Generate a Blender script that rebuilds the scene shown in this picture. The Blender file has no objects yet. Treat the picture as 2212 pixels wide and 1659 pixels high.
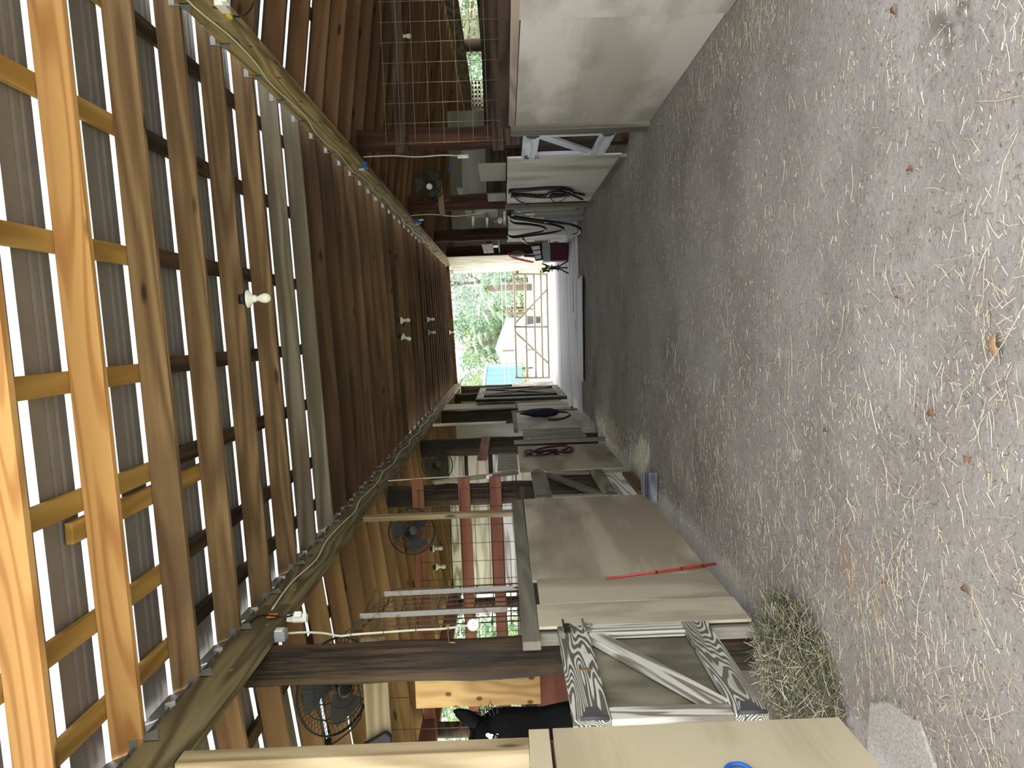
import bpy, math, random
import numpy as np
from mathutils import Vector as V, Matrix, noise as mnoise
R = math.radians
rng = random.Random(7)
S = bpy.context.scene
COL = S.collection

# ------------------------------------------------------------------ camera, sky, exposure
F_PX, VX, VY, ROLL, EYE = 1660.0, 1092.0, 702.0, -0.036, 1.37
_a = V(((1659 - VY - 829.5) / F_PX, -(VX - 1106) / F_PX, 1.0)).normalized()      # the aisle's direction seen from the camera
_u = V((ROLL, 1, 0)); _u = (_u - _a * _u.dot(_a)).normalized()
_x = _a.cross(_u); _x = _x if _x.x > 0 else -_x
def _w(c): return V((_x.dot(c), _a.dot(c), _u.dot(c)))
RIGHT, UP, FWD = _w(V((1, 0, 0))), _w(V((0, 1, 0))), _w(V((0, 0, 1)))
EYEP = V((0, 0, EYE))
cam = bpy.data.cameras.new('camera'); camo = bpy.data.objects.new('camera', cam); COL.objects.link(camo)
cam.sensor_fit = 'HORIZONTAL'; cam.sensor_width = 36; cam.lens = F_PX / 2212 * 36; cam.clip_end = 400
m = Matrix((-UP, RIGHT, -FWD)).transposed().to_4x4(); m.translation = EYEP   # the photograph was taken with the phone on its side
camo.matrix_world = m
S.camera = camo
W = bpy.data.worlds.new('sky'); S.world = W; W.use_nodes = True
bg = W.node_tree.nodes['Background']; bg.inputs[0].default_value = (0.93, 0.97, 1.0, 1); bg.inputs[1].default_value = 1.0
sun = bpy.data.lights.new('sun', 'SUN'); sun.energy = 1.2; sun.angle = R(25); sun.color = (1.0, 0.95, 0.86)
suno = bpy.data.objects.new('sun', sun); COL.objects.link(suno); suno.rotation_euler = (R(-46), 0, R(14))
S.view_settings.view_transform = 'Standard'; S.view_settings.look = 'None'
S.view_settings.gamma = 1.0; S.view_settings.use_curve_mapping = False
S.view_settings.exposure = 2.48
S.cycles.max_bounces = 10; S.cycles.diffuse_bounces = 6

def ray(px, py): return RIGHT * ((829.5 - py) / F_PX) - UP * ((px - 1106) / F_PX) + FWD
def aX(px, py, X): d = ray(px, py); return EYEP + d * (X / d.x)      # a point of the photo on the wall plane x = X
def aY(px, py, Y): d = ray(px, py); return EYEP + d * (Y / d.y)      # ... on the cross plane y = Y
def aZ(px, py, Z=0.0): d = ray(px, py); return EYEP + d * ((Z - EYE) / d.z)

# ------------------------------------------------------------------ materials
def nodes(name):
    mt = bpy.data.materials.new(name); mt.use_nodes = True
    n = mt.node_tree.nodes; l = mt.node_tree.links
    return mt, n, l, n['Principled BSDF']
def rgba(c): return (c[0], c[1], c[2], 1)
def plain(name, c, rough=.6, metal=0.0, spec=.4, bump=0, var=0.0):
    mt, n, l, p = nodes(name)
    p.inputs['Roughness'].default_value = rough; p.inputs['Metallic'].default_value = metal
    p.inputs['Specular IOR Level'].default_value = spec
    tc = n.new('ShaderNodeTexCoord'); no = n.new('ShaderNodeTexNoise'); no.inputs['Scale'].default_value = 9; no.inputs['Detail'].default_value = 5
    l.new(tc.outputs['Object'], no.inputs['Vector'])
    mx = n.new('ShaderNodeMix'); mx.data_type = 'RGBA'
    mx.inputs[6].default_value = rgba([x * (.82 - var) for x in c]); mx.inputs[7].default_value = rgba([min(1, x * (1.12 + var)) for x in c])
    l.new(no.outputs['Fac'], mx.inputs[0]); l.new(mx.outputs[2], p.inputs['Base Color'])
    if bump:
        b = n.new('ShaderNodeBump'); b.inputs['Strength'].default_value = bump; l.new(no.outputs['Fac'], b.inputs['Height']); l.new(b.outputs[0], p.inputs['Normal'])
    return mt
def wood(name, dark, light, K=34, sc=(.45, 5, 5), fine=(2.2, 75, 75), sharp=(0.25, 0.75), rough=.75, var=.18, knots=True, bump=.25, stain=None, stain_amt=.5, fine_mix=.5, axis=0, ksc=(1.7, 6, 6), k2d=False):
    """grain runs along local X (axis 0) or Z (axis 2)"""
    mt, n, l, p = nodes(name)
    p.inputs['Roughness'].default_value = rough; p.inputs['Specular IOR Level'].default_value = .25
    tc = n.new('ShaderNodeTexCoord'); oi = n.new('ShaderNodeObjectInfo')
    mul = n.new('ShaderNodeMath'); mul.operation = 'MULTIPLY'; mul.inputs[1].default_value = 53.0; l.new(oi.outputs['Random'], mul.inputs[0])
    add = n.new('ShaderNodeVectorMath'); add.operation = 'ADD'; l.new(tc.outputs['Object'], add.inputs[0]); l.new(mul.outputs[0], add.inputs[1])
    def mapped(s):
        s = list(s)
        if axis == 2: s = [s[1], s[2], s[0]]
        mp = n.new('ShaderNodeMapping'); mp.inputs['Scale'].default_value = s; l.new(add.outputs[0], mp.inputs['Vector']); return mp.outputs[0]
    n1 = n.new('ShaderNodeTexNoise'); n1.inputs['Scale'].default_value = 1; n1.inputs['Detail'].default_value = 1.5; l.new(mapped(sc), n1.inputs['Vector'])
    k = n.new('ShaderNodeMath'); k.operation = 'MULTIPLY'; k.inputs[1].default_value = K; l.new(n1.outputs['Fac'], k.inputs[0])
    sn = n.new('ShaderNodeMath'); sn.operation = 'SINE'; l.new(k.outputs[0], sn.inputs[0])
    mr = n.new('ShaderNodeMapRange'); mr.inputs[1].default_value = -1; mr.inputs[2].default_value = 1; l.new(sn.outputs[0], mr.inputs[0])
    n2 = n.new('ShaderNodeTexNoise'); n2.inputs['Scale'].default_value = 1; n2.inputs['Detail'].default_value = 8; n2.inputs['Roughness'].default_value = .72; l.new(mapped(fine), n2.inputs['Vector'])
    mx = n.new('ShaderNodeMix'); mx.inputs[0].default_value = fine_mix; l.new(mr.outputs[0], mx.inputs[2]); l.new(n2.outputs['Fac'], mx.inputs[3])
    rp = n.new('ShaderNodeValToRGB'); rp.color_ramp.elements[0].position = sharp[0]; rp.color_ramp.elements[1].position = sharp[1]
    rp.color_ramp.elements[0].color = rgba(dark); rp.color_ramp.elements[1].color = rgba(light); l.new(mx.outputs[0], rp.inputs[0])
    out = rp.outputs[0]
    if knots:
        vo = n.new('ShaderNodeTexVoronoi'); vo.inputs['Scale'].default_value = 1; vo.voronoi_dimensions = '2D' if k2d else '3D'; l.new(mapped(ksc), vo.inputs['Vector'])
        kr = n.new('ShaderNodeValToRGB'); kr.color_ramp.elements[0].position = .06; kr.color_ramp.elements[1].position = .13
        kr.color_ramp.elements[0].color = (.25, .2, .17, 1); kr.color_ramp.elements[1].color = (1, 1, 1, 1); l.new(vo.outputs['Distance'], kr.inputs[0])
        m2 = n.new('ShaderNodeMix'); m2.data_type = 'RGBA'; m2.blend_type = 'MULTIPLY'; m2.inputs[0].default_value = 1; l.new(out, m2.inputs[6]); l.new(kr.outputs[0], m2.inputs[7]); out = m2.outputs[2]
    if stain:
        n3 = n.new('ShaderNodeTexNoise'); n3.inputs['Scale'].default_value = 1; n3.inputs['Detail'].default_value = 5; l.new(mapped((.9, 2.2, 2.2)), n3.inputs['Vector'])
        sr = n.new('ShaderNodeValToRGB'); sr.color_ramp.elements[0].position = .5; sr.color_ramp.elements[1].position = .68; l.new(n3.outputs['Fac'], sr.inputs[0])
        sm = n.new('ShaderNodeMath'); sm.operation = 'MULTIPLY'; sm.inputs[1].default_value = stain_amt; l.new(sr.outputs[0], sm.inputs[0])
        m3 = n.new('ShaderNodeMix'); m3.data_type = 'RGBA'; l.new(sm.outputs[0], m3.inputs[0]); l.new(out, m3.inputs[6]); m3.inputs[7].default_value = rgba(stain); out = m3.outputs[2]
    hs = n.new('ShaderNodeHueSaturation'); v = n.new('ShaderNodeMapRange'); v.inputs[3].default_value = 1 - var; v.inputs[4].default_value = 1 + var
    l.new(oi.outputs['Random'], v.inputs[0]); l.new(v.outputs[0], hs.inputs['Value']); l.new(out, hs.inputs['Color']); l.new(hs.outputs[0], p.inputs['Base Color'])
    if bump:
        b = n.new('ShaderNodeBump'); b.inputs['Strength'].default_value = bump; b.inputs['Distance'].default_value = .01; l.new(mx.outputs[0], b.inputs['Height']); l.new(b.outputs[0], p.inputs['Normal'])
    return mt
M = {}
M['new'] = wood('fresh_pine', (.32, .135, .04), (.51, .285, .105), K=75, sc=(.35, 4.5, 4.5), sharp=(.0, .5), var=.06, bump=.08, fine_mix=.3)
M['newp'] = wood('yellow_pine', (.30, .17, .04), (.42, .26, .075), K=40, var=.08, bump=.08, knots=False)
M['tan'] = wood('tan_pine', (.105, .06, .028), (.235, .15, .075), K=50, fine_mix=.62, fine=(1.6, 55, 55), var=.2, stain=(.09, .055, .03), stain_amt=.7)
M['brown'] = wood('brown_pine', (.08, .043, .02), (.16, .093, .046), K=30, fine_mix=.7, var=.4, stain=(.06, .036, .02), stain_amt=.6)
M['greyp'] = wood('silvered_pine', (.13, .11, .08), (.25, .215, .16), K=30, var=.12, stain=(.17, .10, .05), stain_amt=.6)
M['dark'] = wood('dark_lumber', (.022, .013, .008), (.075, .045, .026), var=.25)
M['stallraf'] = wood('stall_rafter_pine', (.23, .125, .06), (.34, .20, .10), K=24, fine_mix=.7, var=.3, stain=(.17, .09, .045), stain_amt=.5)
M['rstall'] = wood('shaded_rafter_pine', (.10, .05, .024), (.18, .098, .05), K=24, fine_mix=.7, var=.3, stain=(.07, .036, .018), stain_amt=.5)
M['beamL'] = wood('olive_beam', (.085, .06, .03), (.21, .165, .09), K=55, sc=(.5, 4, 4), var=.05, stain=(.10, .08, .05), stain_amt=.6)
M['beamR'] = wood('tan_beam', (.22, .15, .07), (.44, .33, .18), K=45, var=.06, stain=(.16, .12, .07), stain_amt=.5)
M['stud'] = wood('stud_pine', (.22, .158, .085), (.37, .29, .175), K=50, sc=(.5, 5, 5), var=.08, stain=(.2, .15, .09), stain_amt=.5)
M['post'] = wood('pole_wood', (.012, .008, .005), (.105, .064, .035), K=10, sc=(.4, 9, 9), fine=(2.4, 70, 70), sharp=(.34, .66), var=.12, knots=False, bump=.9, fine_mix=.75, axis=2, stain=(.022, .02, .018), stain_amt=.8)
M['postR'] = wood('red_brown_pole', (.025, .009, .005), (.11, .042, .022), K=10, sc=(.4, 9, 9), fine=(2.4, 70, 70), sharp=(.34, .66), var=.12, knots=False, bump=.8, fine_mix=.75, axis=2)
M['plyN'] = wood('tan_plywood', (.37, .305, .20), (.465, .395, .27), K=14, sc=(.3, 1.2, 1.2), fine=(2.5, 30, 30), var=.04, knots=False, bump=.04, stain=(.27, .21, .125), stain_amt=.75, sharp=(.35, .65))
M['plyG'] = wood('grey_plywood', (.315, .265, .19), (.44, .385, .285), K=16, sc=(.3, 1.5, 1.5), fine=(2.5, 34, 34), var=.06, knots=False, bump=.06, stain=(.17, .135, .09), stain_amt=.8, sharp=(.35, .65))
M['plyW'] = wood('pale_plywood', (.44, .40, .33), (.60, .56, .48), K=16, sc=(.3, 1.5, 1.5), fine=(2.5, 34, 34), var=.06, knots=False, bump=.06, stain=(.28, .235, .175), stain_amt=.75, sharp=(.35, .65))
M['plyP'] = wood('fresh_plywood', (.40, .225, .08), (.60, .38, .16), K=42, sc=(1.5, 5.5, 5.5), fine=(1.6, 22, 22), var=.03, bump=.03, sharp=(.05, .8), fine_mix=.3, ksc=(5.2, 7, 7), k2d=True)
M['cream'] = wood('cream_board', (.50, .42, .28), (.80, .74, .60), K=22, sc=(.6, 4, 4), sharp=(.2, .55), var=.06, knots=False, bump=.1)
M['whiteb'] = wood('whitewashed_board', (.35, .30, .24), (.80, .77, .72), sharp=(.25, .5), fine=(1.2, 25, 25), var=.06, knots=False, bump=.2)
M['zebra'] = wood('flaked_white_paint', (.10, .088, .07), (.52, .505, .455), K=170, sc=(.9, 8, 8), fine=(2, 60, 60), sharp=(.46, .62), var=.05, knots=False, bump=.4, fine_mix=.42, stain=(.11, .095, .07), stain_amt=.75)
M['flake'] = wood('worn_white_paint', (.17, .15, .115), (.52, .50, .44), K=40, sc=(.6, 9, 9), fine=(1.5, 50, 50), sharp=(.36, .56), var=.05, knots=False, bump=.3, fine_mix=.6)
M['white'] = wood('white_paint', (.46, .47, .47), (.68, .70, .73), K=26, sc=(.6, 6, 6), sharp=(.2, .5), var=.04, knots=False, bump=.3)
M['greyw'] = wood('grey_weathered', (.10, .09, .066), (.21, .19, .148), K=26, fine_mix=.7, sc=(.6, 6, 6), var=.12, bump=.4)
M['olive'] = wood('olive_boards', (.15, .135, .09), (.30, .275, .195), K=30, var=.12, bump=.2)
M['backp'] = wood('mouldy_panel', (.10, .09, .06), (.21, .19, .135), K=12, sc=(2, 4, 4), fine=(7, 14, 14), var=.04, knots=False, bump=.2, stain=(.075, .065, .045), stain_amt=.8)
M['red'] = wood('red_painted_board', (.165, .056, .034), (.25, .10, .062), K=18, var=.08, knots=False, bump=.1)
M['gdoor'] = wood('dark_green_door', (.02, .022, .016), (.07, .068, .05), var=.05, bump=.2, knots=False)
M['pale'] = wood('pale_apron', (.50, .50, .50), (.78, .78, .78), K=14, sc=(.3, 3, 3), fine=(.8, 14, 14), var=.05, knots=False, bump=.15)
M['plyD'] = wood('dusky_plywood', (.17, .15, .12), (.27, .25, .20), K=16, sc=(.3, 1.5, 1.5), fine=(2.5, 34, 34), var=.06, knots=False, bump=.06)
M['galv'] = plain('galvanised', (.30, .31, .31), .45, .6)
M['rust'] = wood('rusty_bar', (.20, .10, .045), (.30, .29, .265), K=9, sc=(9, 9, 9), fine=(30, 30, 30), sharp=(.30, .40), fine_mix=.8, knots=False)
M['wire'] = plain('brown_wire', (.09, .055, .035), .5, .3)
M['wireg'] = plain('tarnished_wire', (.30, .25, .16), .45, .5)
M['black'] = plain('black_plastic', (.012, .012, .013), .45)
M['strap'] = plain('black_leather', (.01, .01, .011), .5)
M['navy'] = plain('navy_cloth', (.012, .014, .03), .85)
M['hide'] = plain('black_hide', (.0011, .0011, .0015), .6, spec=.06)
M['maroon'] = plain('maroon', (.075, .008, .018), .7)
M['whitep'] = plain('white_plastic', (.78, .77, .73), .4)
M['cable'] = plain('white_cable', (.72, .69, .60), .5)
M['grey'] = plain('grey_plastic', (.28, .30, .32), .45)
M['dgrey'] = plain('charcoal', (.06, .06, .062), .6)
M['blue'] = plain('blue_plastic', (.02, .12, .42), .4)
M['blueb'] = plain('blue_sheet_metal', (.14, .26, .42), .5)
M['orange'] = plain('orange_plastic', (.75, .22, .03), .4)
M['yellow'] = plain('yellow_plastic', (.75, .55, .03), .4)
M['redp'] = plain('red_stick', (.50, .025, .02), .35)
M['brass'] = plain('brass', (.45, .30, .12), .35, .8)
M['beige'] = plain('beige_plastic', (.62, .57, .42), .5)
M['porc'] = plain('porcelain', (.80, .79, .74), .25)
M['bulb'] = plain('frosted_glass', (.85, .82, .74), .2)
M['gate'] = plain('tan_tube', (.56, .51, .41), .5, .1)
M['housew'] = plain('house_siding', (.80, .82, .84), .7)
M['houser'] = plain('pale_roofing', (.62, .63, .65), .7)
M['leafg'] = plain('green_leaf', (.125, .215, .11), .6, var=.3)
M['leafy'] = plain('yellow_green_leaf', (.22, .28, .12), .6, var=.3)
M['leafb'] = plain('grey_green_leaf', (.20, .255, .20), .6, var=.3)
M['bark'] = plain('bark', (.14, .105, .075), .9, bump=.6)
M['logb'] = plain('log_bark', (.07, .04, .025), .9, bump=.9, var=.3)
M['deadleaf'] = plain('dead_leaf', (.14, .055, .028), .7, var=.2)
M['tanleaf'] = plain('tan_leaf', (.30, .18, .095), .7, var=.2)
M['straw'] = plain('pale_straw', (.46, .385, .245), .6)
M['straww'] = plain('bleached_straw', (.54, .50, .40), .6)
M['strawd'] = plain('dull_straw', (.34, .27, .16), .7)
M['strawk'] = plain('dark_chaff', (.12, .09, .06), .8)
M['hayg'] = plain('green_hay', (.085, .092, .052), .8)
M['hayb'] = plain('brown_hay', (.085, .068, .042), .8)
M['rope'] = plain('purple_rope', (.10, .05, .22), .8)
M['redrope'] = plain('red_rope', (.45, .03, .06), .8)
M['bluerope'] = plain('blue_rope', (.02, .10, .42), .7)
M['paper'] = plain('paper', (.80, .79, .76), .8)
M['brownb'] = plain('brown_leather', (.11, .08, .055), .6)
M['pinkb'] = wood('pinkish_board', (.25, .18, .14), (.38, .29, .225), knots=True)
M['slate'] = wood('blue_grey_block', (.09, .10, .13), (.36, .37, .38), var=.05, knots=False)

def dirt_mat():
    mt, n, l, p = nodes('stable_dirt'); p.inputs['Roughness'].default_value = .95; p.inputs['Specular IOR Level'].default_value = .1
    tc = n.new('ShaderNodeTexCoord')
    def nz(s, d=6, r=.6):
        t = n.new('ShaderNodeTexNoise'); t.inputs['Scale'].default_value = s; t.inputs['Detail'].default_value = d; t.inputs['Roughness'].default_value = r
        l.new(tc.outputs['Object'], t.inputs['Vector']); return t.outputs['Fac']
    def mix(f, a, b, lo, hi):
        r = n.new('ShaderNodeMapRange'); r.inputs[1].default_value = lo; r.inputs[2].default_value = hi; l.new(f, r.inputs[0])
        x = n.new('ShaderNodeMix'); x.data_type = 'RGBA'; l.new(r.outputs[0], x.inputs[0])
        for v, i in ((a, 6), (b, 7)):
            if isinstance(v, tuple): x.inputs[i].default_value = rgba(v)
            else: l.new(v, x.inputs[i])
        return x.outputs[2]
    base = mix(nz(1.3), (.25, .222, .198), (.34, .31, .28), .35, .65)
    base = mix(nz(14), base, (.385, .355, .32), .52, .78)
    base = mix(nz(60, 4), base, (.15, .12, .095), .56, .72)
    vo = n.new('ShaderNodeTexVoronoi'); vo.inputs['Scale'].default_value = 75; l.new(tc.outputs['Object'], vo.inputs['Vector'])
    base = mix(vo.outputs['Distance'], (.52, .47, .39), base, .08, .17)
    base = mix(nz(.55, 3), base, (.15, .12, .095), .60, .80)
    for (px, py, rad, c, str_) in ((1835, 1240, .20, (.40, .17, .06), .55), (2040, 25, .26, (.10, .09, .075), .8), (1890, 1290, .16, (.42, .25, .14), .4)):
        q = aZ(px, py); vd = n.new('ShaderNodeVectorMath'); vd.operation = 'DISTANCE'; vd.inputs[1].default_value = q; l.new(tc.outputs['Object'], vd.inputs[0])
        r1 = n.new('ShaderNodeMapRange'); r1.inputs[1].default_value = rad; r1.inputs[2].default_value = rad * .15; r1.inputs[3].default_value = 0; r1.inputs[4].default_value = str_; l.new(vd.outputs['Value'], r1.inputs[0])
        nn = n.new('ShaderNodeMapRange'); nn.inputs[1].default_value = .42; nn.inputs[2].default_value = .6; l.new(nz(11, 5), nn.inputs[0])
        mm_ = n.new('ShaderNodeMath'); mm_.operation = 'MULTIPLY'; l.new(r1.outputs[0], mm_.inputs[0]); l.new(nn.outputs[0], mm_.inputs[1])
        x = n.new('ShaderNodeMix'); x.data_type = 'RGBA'; l.new(mm_.outputs[0], x.inputs[0]); l.new(base, x.inputs[6]); x.inputs[7].default_value = rgba(c); base = x.outputs[2]
    l.new(base, p.inputs['Base Color'])
    b = n.new('ShaderNodeBump'); b.inputs['Strength'].default_value = 1.0; b.inputs['Distance'].default_value = .02; l.new(nz(32, 8, .7), b.inputs['Height']); l.new(b.outputs[0], p.inputs['Normal'])
    return mt
M['dirt'] = dirt_mat()
M['grass'] = plain('grass_ground', (.40, .43, .16), .9, var=.25)
M['sandg'] = plain('sandy_yard', (.72, .69, .62), .9)
M['gravel'] = wood('gritty_slab', (.16, .145, .13), (.42, .39, .36), K=3, sc=(9, 9, 9), fine=(110, 110, 110), sharp=(.36, .62), var=.02, knots=False, bump=.5, fine_mix=.9)
def roof_mat(name, c, metal=.35, rough=.42):
    return plain(name, c, rough, metal, bump=0, var=.04)
M['roof'] = roof_mat('galvanised_sheet', (.235, .225, .215))
def strip_mat():                                          # white stripes on the roof sheets, translucency added to brighten them
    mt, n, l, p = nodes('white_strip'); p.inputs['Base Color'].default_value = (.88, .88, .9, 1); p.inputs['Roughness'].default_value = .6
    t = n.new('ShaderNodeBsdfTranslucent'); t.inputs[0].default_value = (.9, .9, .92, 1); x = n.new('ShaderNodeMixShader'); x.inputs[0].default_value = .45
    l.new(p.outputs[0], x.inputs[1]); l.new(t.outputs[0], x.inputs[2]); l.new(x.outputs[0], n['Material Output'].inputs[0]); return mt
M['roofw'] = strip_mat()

# ------------------------------------------------------------------ mesh helpers
MW = {}
class MB:
    def __init__(s): s.v, s.f, s.mi, s.sm = [], [], [], []
    def add(s, vs, fs, mi=0, smooth=False):
        b = len(s.v); s.v.extend([V(v) for v in vs]); s.f.extend([tuple(b + i for i in f) for f in fs]); s.mi.extend([mi] * len(fs)); s.sm.extend([smooth] * len(fs)); return s
    def bar(s, p0, p1, w, t, up=(0, 0, 1), mi=0):
        p0, p1 = V(p0), V(p1); x = (p1 - p0).normalized(); u = V(up); y = u - x * u.dot(x)
        if y.length < 1e-4: u = V((1, 0, 0)); y = u - x * u.dot(x)
        y.normalize(); z = x.cross(y); y = y * (w / 2); z = z * (t / 2)
        vs = [p + y * a + z * b for p in (p0, p1) for a, b in ((-1, -1), (1, -1), (1, 1), (-1, 1))]
        return s.add(vs, [(3, 2, 1, 0), (4, 5, 6, 7), (0, 1, 5, 4), (1, 2, 6, 5), (2, 3, 7, 6), (3, 0, 4, 7)], mi)
    def box(s, lo, hi, mi=0):
        x0, y0, z0 = lo; x1, y1, z1 = hi
        vs = [(x0, y0, z0), (x1, y0, z0), (x1, y1, z0), (x0, y1, z0), (x0, y0, z1), (x1, y0, z1), (x1, y1, z1), (x0, y1, z1)]
        return s.add(vs, [(3, 2, 1, 0), (4, 5, 6, 7), (0, 1, 5, 4), (1, 2, 6, 5), (2, 3, 7, 6), (3, 0, 4, 7)], mi)
    def tube(s, pts, r, seg=8, closed=False, mi=0, flat=1.0, ref=(.3, .2, 1), caps=True):
        pts = [V(p) for p in pts]; n = len(pts); rs = r if isinstance(r, (list, tuple)) else [r] * n
        vs, fs = [], []; prev = None
        for i, p in enumerate(pts):
            a = pts[(i - 1) % n] if (closed or i > 0) else p; b = pts[(i + 1) % n] if (closed or i < n - 1) else p
            t = (b - a); t = t.normalized() if t.length > 1e-9 else V((0, 0, 1))
            q = prev if prev is not None else V(ref)
            q = q - t * q.dot(t)
            if q.length < 1e-3: q = V((1, .1, 0)); q = q - t * q.dot(t)
            q.normalize(); prev = q; w = t.cross(q)
            for k in range(seg):
                an = 2 * math.pi * k / seg; vs.append(p + (q * math.cos(an) + w * math.sin(an) * flat) * rs[i])
        for i in range(n if closed else n - 1):
            j = (i + 1) % n
            for k in range(seg): fs.append((i * seg + k, i * seg + (k + 1) % seg, j * seg + (k + 1) % seg, j * seg + k))
        if not closed and caps: fs += [tuple(range(seg - 1, -1, -1)), tuple((n - 1) * seg + k for k in range(seg))]
        return s.add(vs, fs, mi, True)
    def lathe(s, c, axis, prof, seg=20, mi=0):
        c = V(c); ax = V(axis).normalized()
        return s.tube([c + ax * h for r, h in prof], [max(r, 1e-4) for r, h in prof], seg, mi=mi)
    def sphere(s, c, r, mi=0, seg=12, rings=8, sc=(1, 1, 1)):
        c = V(c); vs, fs = [], []
        for i in range(rings + 1):
            th = math.pi * i / rings
            for k in range(seg):
                ph = 2 * math.pi * k / seg; vs.append(c + V((r * sc[0] * math.sin(th) * math.cos(ph), r * sc[1] * math.sin(th) * math.sin(ph), r * sc[2] * math.cos(th))))
        for i in range(rings):
            for k in range(seg): fs.append((i * seg + k, (i + 1) * seg + k, (i + 1) * seg + (k + 1) % seg, i * seg + (k + 1) % seg))
        return s.add(vs, fs, mi, True)
    def prism(s, poly, off, mi=0):
        poly = [V(p) for p in poly]; off = V(off); n = len(poly)
        vs = poly + [p + off for p in poly]
        return s.add(vs, [tuple(range(n - 1, -1, -1)), tuple(range(n, 2 * n))] + [(i, (i + 1) % n, n + (i + 1) % n, n + i) for i in range(n)], mi)
    def build(s, name, mats, parent=None, frame=None, bevel=0):
        me = bpy.data.meshes.new(name)
        if frame is None:
            if parent is not None: frame = MW[parent.name]
            else:
                lo = [min(v[i] for v in s.v) for i in range(3)]; hi = [max(v[i] for v in s.v) for i in range(3)]
                frame = Matrix.Translation(((lo[0] + hi[0]) / 2, (lo[1] + hi[1]) / 2, lo[2]))
        inv = frame.inverted()
        me.from_pydata([inv @ v for v in s.v], [], s.f)
        for mt in (mats if isinstance(mats, (list, tuple)) else [mats]): me.materials.append(M[mt] if isinstance(mt, str) else mt)
        me.polygons.foreach_set('material_index', s.mi); me.polygons.foreach_set('use_smooth', s.sm); me.update()
        import bmesh as bmm
        bm = bmm.new(); bm.from_mesh(me); bmm.ops.recalc_face_normals(bm, faces=bm.faces); bm.to_mesh(me); bm.free()
        o = bpy.data.objects.new(name, me); COL.objects.link(o)
        put(o, frame, parent)
        if bevel:
            b = o.modifiers.new('edge', 'BEVEL'); b.width = bevel; b.segments = 1; b.limit_method = 'ANGLE'
        return o
def put(o, frame, parent=None):
    MW[o.name] = frame.copy()
    if parent is not None: o.parent = parent; o.matrix_parent_inverse = MW[parent.name].inverted()
    o.matrix_basis = frame
def tag(o, label, cat, group=None, kind=None):
    o['label'] = label; o['category'] = cat
    if group: o['group'] = group
    if kind: o['kind'] = kind
    return o
def struct(o, label=None, cat=None):
    o['kind'] = 'structure'
    if label: o['label'] = label; o['category'] = cat
    return o
def thing(name, label, cat, loc, group=None):
    o = bpy.data.objects.new(name, None); COL.objects.link(o); o.empty_display_size = .1; put(o, Matrix.Translation(loc)); return tag(o, label, cat, group)
def fr(p0, p1, up=(0, 0, 1)):
    p0, p1 = V(p0), V(p1); x = (p1 - p0).normalized(); u = V(up); y = u - x * u.dot(x)
    if y.length < 1e-4: u = V((1, 0, 0)); y = u - x * u.dot(x)
    y.normalize(); z = x.cross(y); mm = Matrix((x, y, z)).transposed().to_4x4(); mm.translation = p0; return mm
def board(name, p0, p1, w, t, mat, up=(0, 0, 1), parent=None, bevel=.003):
    return MB().bar(p0, p1, w, t, up).build(name, mat, parent, fr(p0, p1, up), bevel)
def panel(name, X, y0, y1, z0, z1, t, mat, parent=None, grain='z', bevel=.002):
    """a sheet standing along the aisle at x = X"""
    if grain == 'z': return board(name, (X, (y0 + y1) / 2, z0), (X, (y0 + y1) / 2, z1), abs(y1 - y0), t, mat, (0, 1, 0), parent, bevel)
    return board(name, (X, y0, (z0 + z1) / 2), (X, y1, (z0 + z1) / 2), z1 - z0, t, mat, (0, 0, 1), parent, bevel)
def cross(name, Y, x0, x1, z0, z1, t, mat, parent=None, grain='x', bevel=.002):
    """a sheet standing across the barn at y = Y"""
    if grain == 'x': return board(name, (x0, Y, (z0 + z1) / 2), (x1, Y, (z0 + z1) / 2), z1 - z0, t, mat, (0, 0, 1), parent, bevel)
    return board(name, ((x0 + x1) / 2, Y, z0), ((x0 + x1) / 2, Y, z1), abs(x1 - x0), t, mat, (1, 0, 0), parent, bevel)
ORD = 'first second third fourth fifth sixth seventh eighth ninth tenth eleventh twelfth thirteenth fourteenth fifteenth sixteenth seventeenth eighteenth nineteenth twentieth'.split()
TENS = {20: 'twenty', 30: 'thirty', 40: 'forty'}
def ordn(i):
    if i < 20: return ORD[i]
    if i == 29: return 'thirtieth'
    if i == 39: return 'fortieth'
    return TENS[(i + 1) // 10 * 10] + '-' + ORD[i % 10]
HS, OS = "on the horse's side", 'across the aisle from the horse'

# ------------------------------------------------------------------ barn shell
XL, XR, XLO, XRO, YN, YF = -1.70, 1.80, -4.5, 6.2, 1.75, 23.2
LB, RB = 2.97, 3.08                                       # beam tops
def zA(x): return LB + (RB - LB) * (x - XL) / (XR - XL)    # underside of the aisle rafters
def zL(x): return 2.825 - .12 * (XL - x)                    # ... of the rafters over the horse's stalls
def zR(x): return 2.90 - .135 * (x - XR)                   # ... of the rafters over the other stalls

# floor
def floor_z(x, y):
    d = min(abs(x - XL), abs(x - XR))
    return .028 * mnoise.fractal(V((x * 1.3, y * 1.3, 0)), 1, 2, 4) * max(0, min(1, 14 - y)) * min(1, .15 + d * 1.2) - .012
def grid_floor():
    nx, ny = 110, 170; x0, x1, y0, y1 = -4.9, 6.6, -2.0, 23.4
    mb = MB(); vs = []
    for j in range(ny + 1):
        for i in range(nx + 1):
            x = x0 + (x1 - x0) * i / nx; y = y0 + (y1 - y0) * (j / ny) ** 1.4
            vs.append((x, y, floor_z(x, y)))
    fs = [(j * (nx + 1) + i, j * (nx + 1) + i + 1, (j + 1) * (nx + 1) + i + 1, (j + 1) * (nx + 1) + i) for j in range(ny) for i in range(nx)]
    mb.add(vs, fs, 0, True); return mb.build('floor', 'dirt', frame=Matrix.Identity(4))
floor = struct(grid_floor(), 'bare packed dirt floor of the barn aisle', 'floor')
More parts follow.
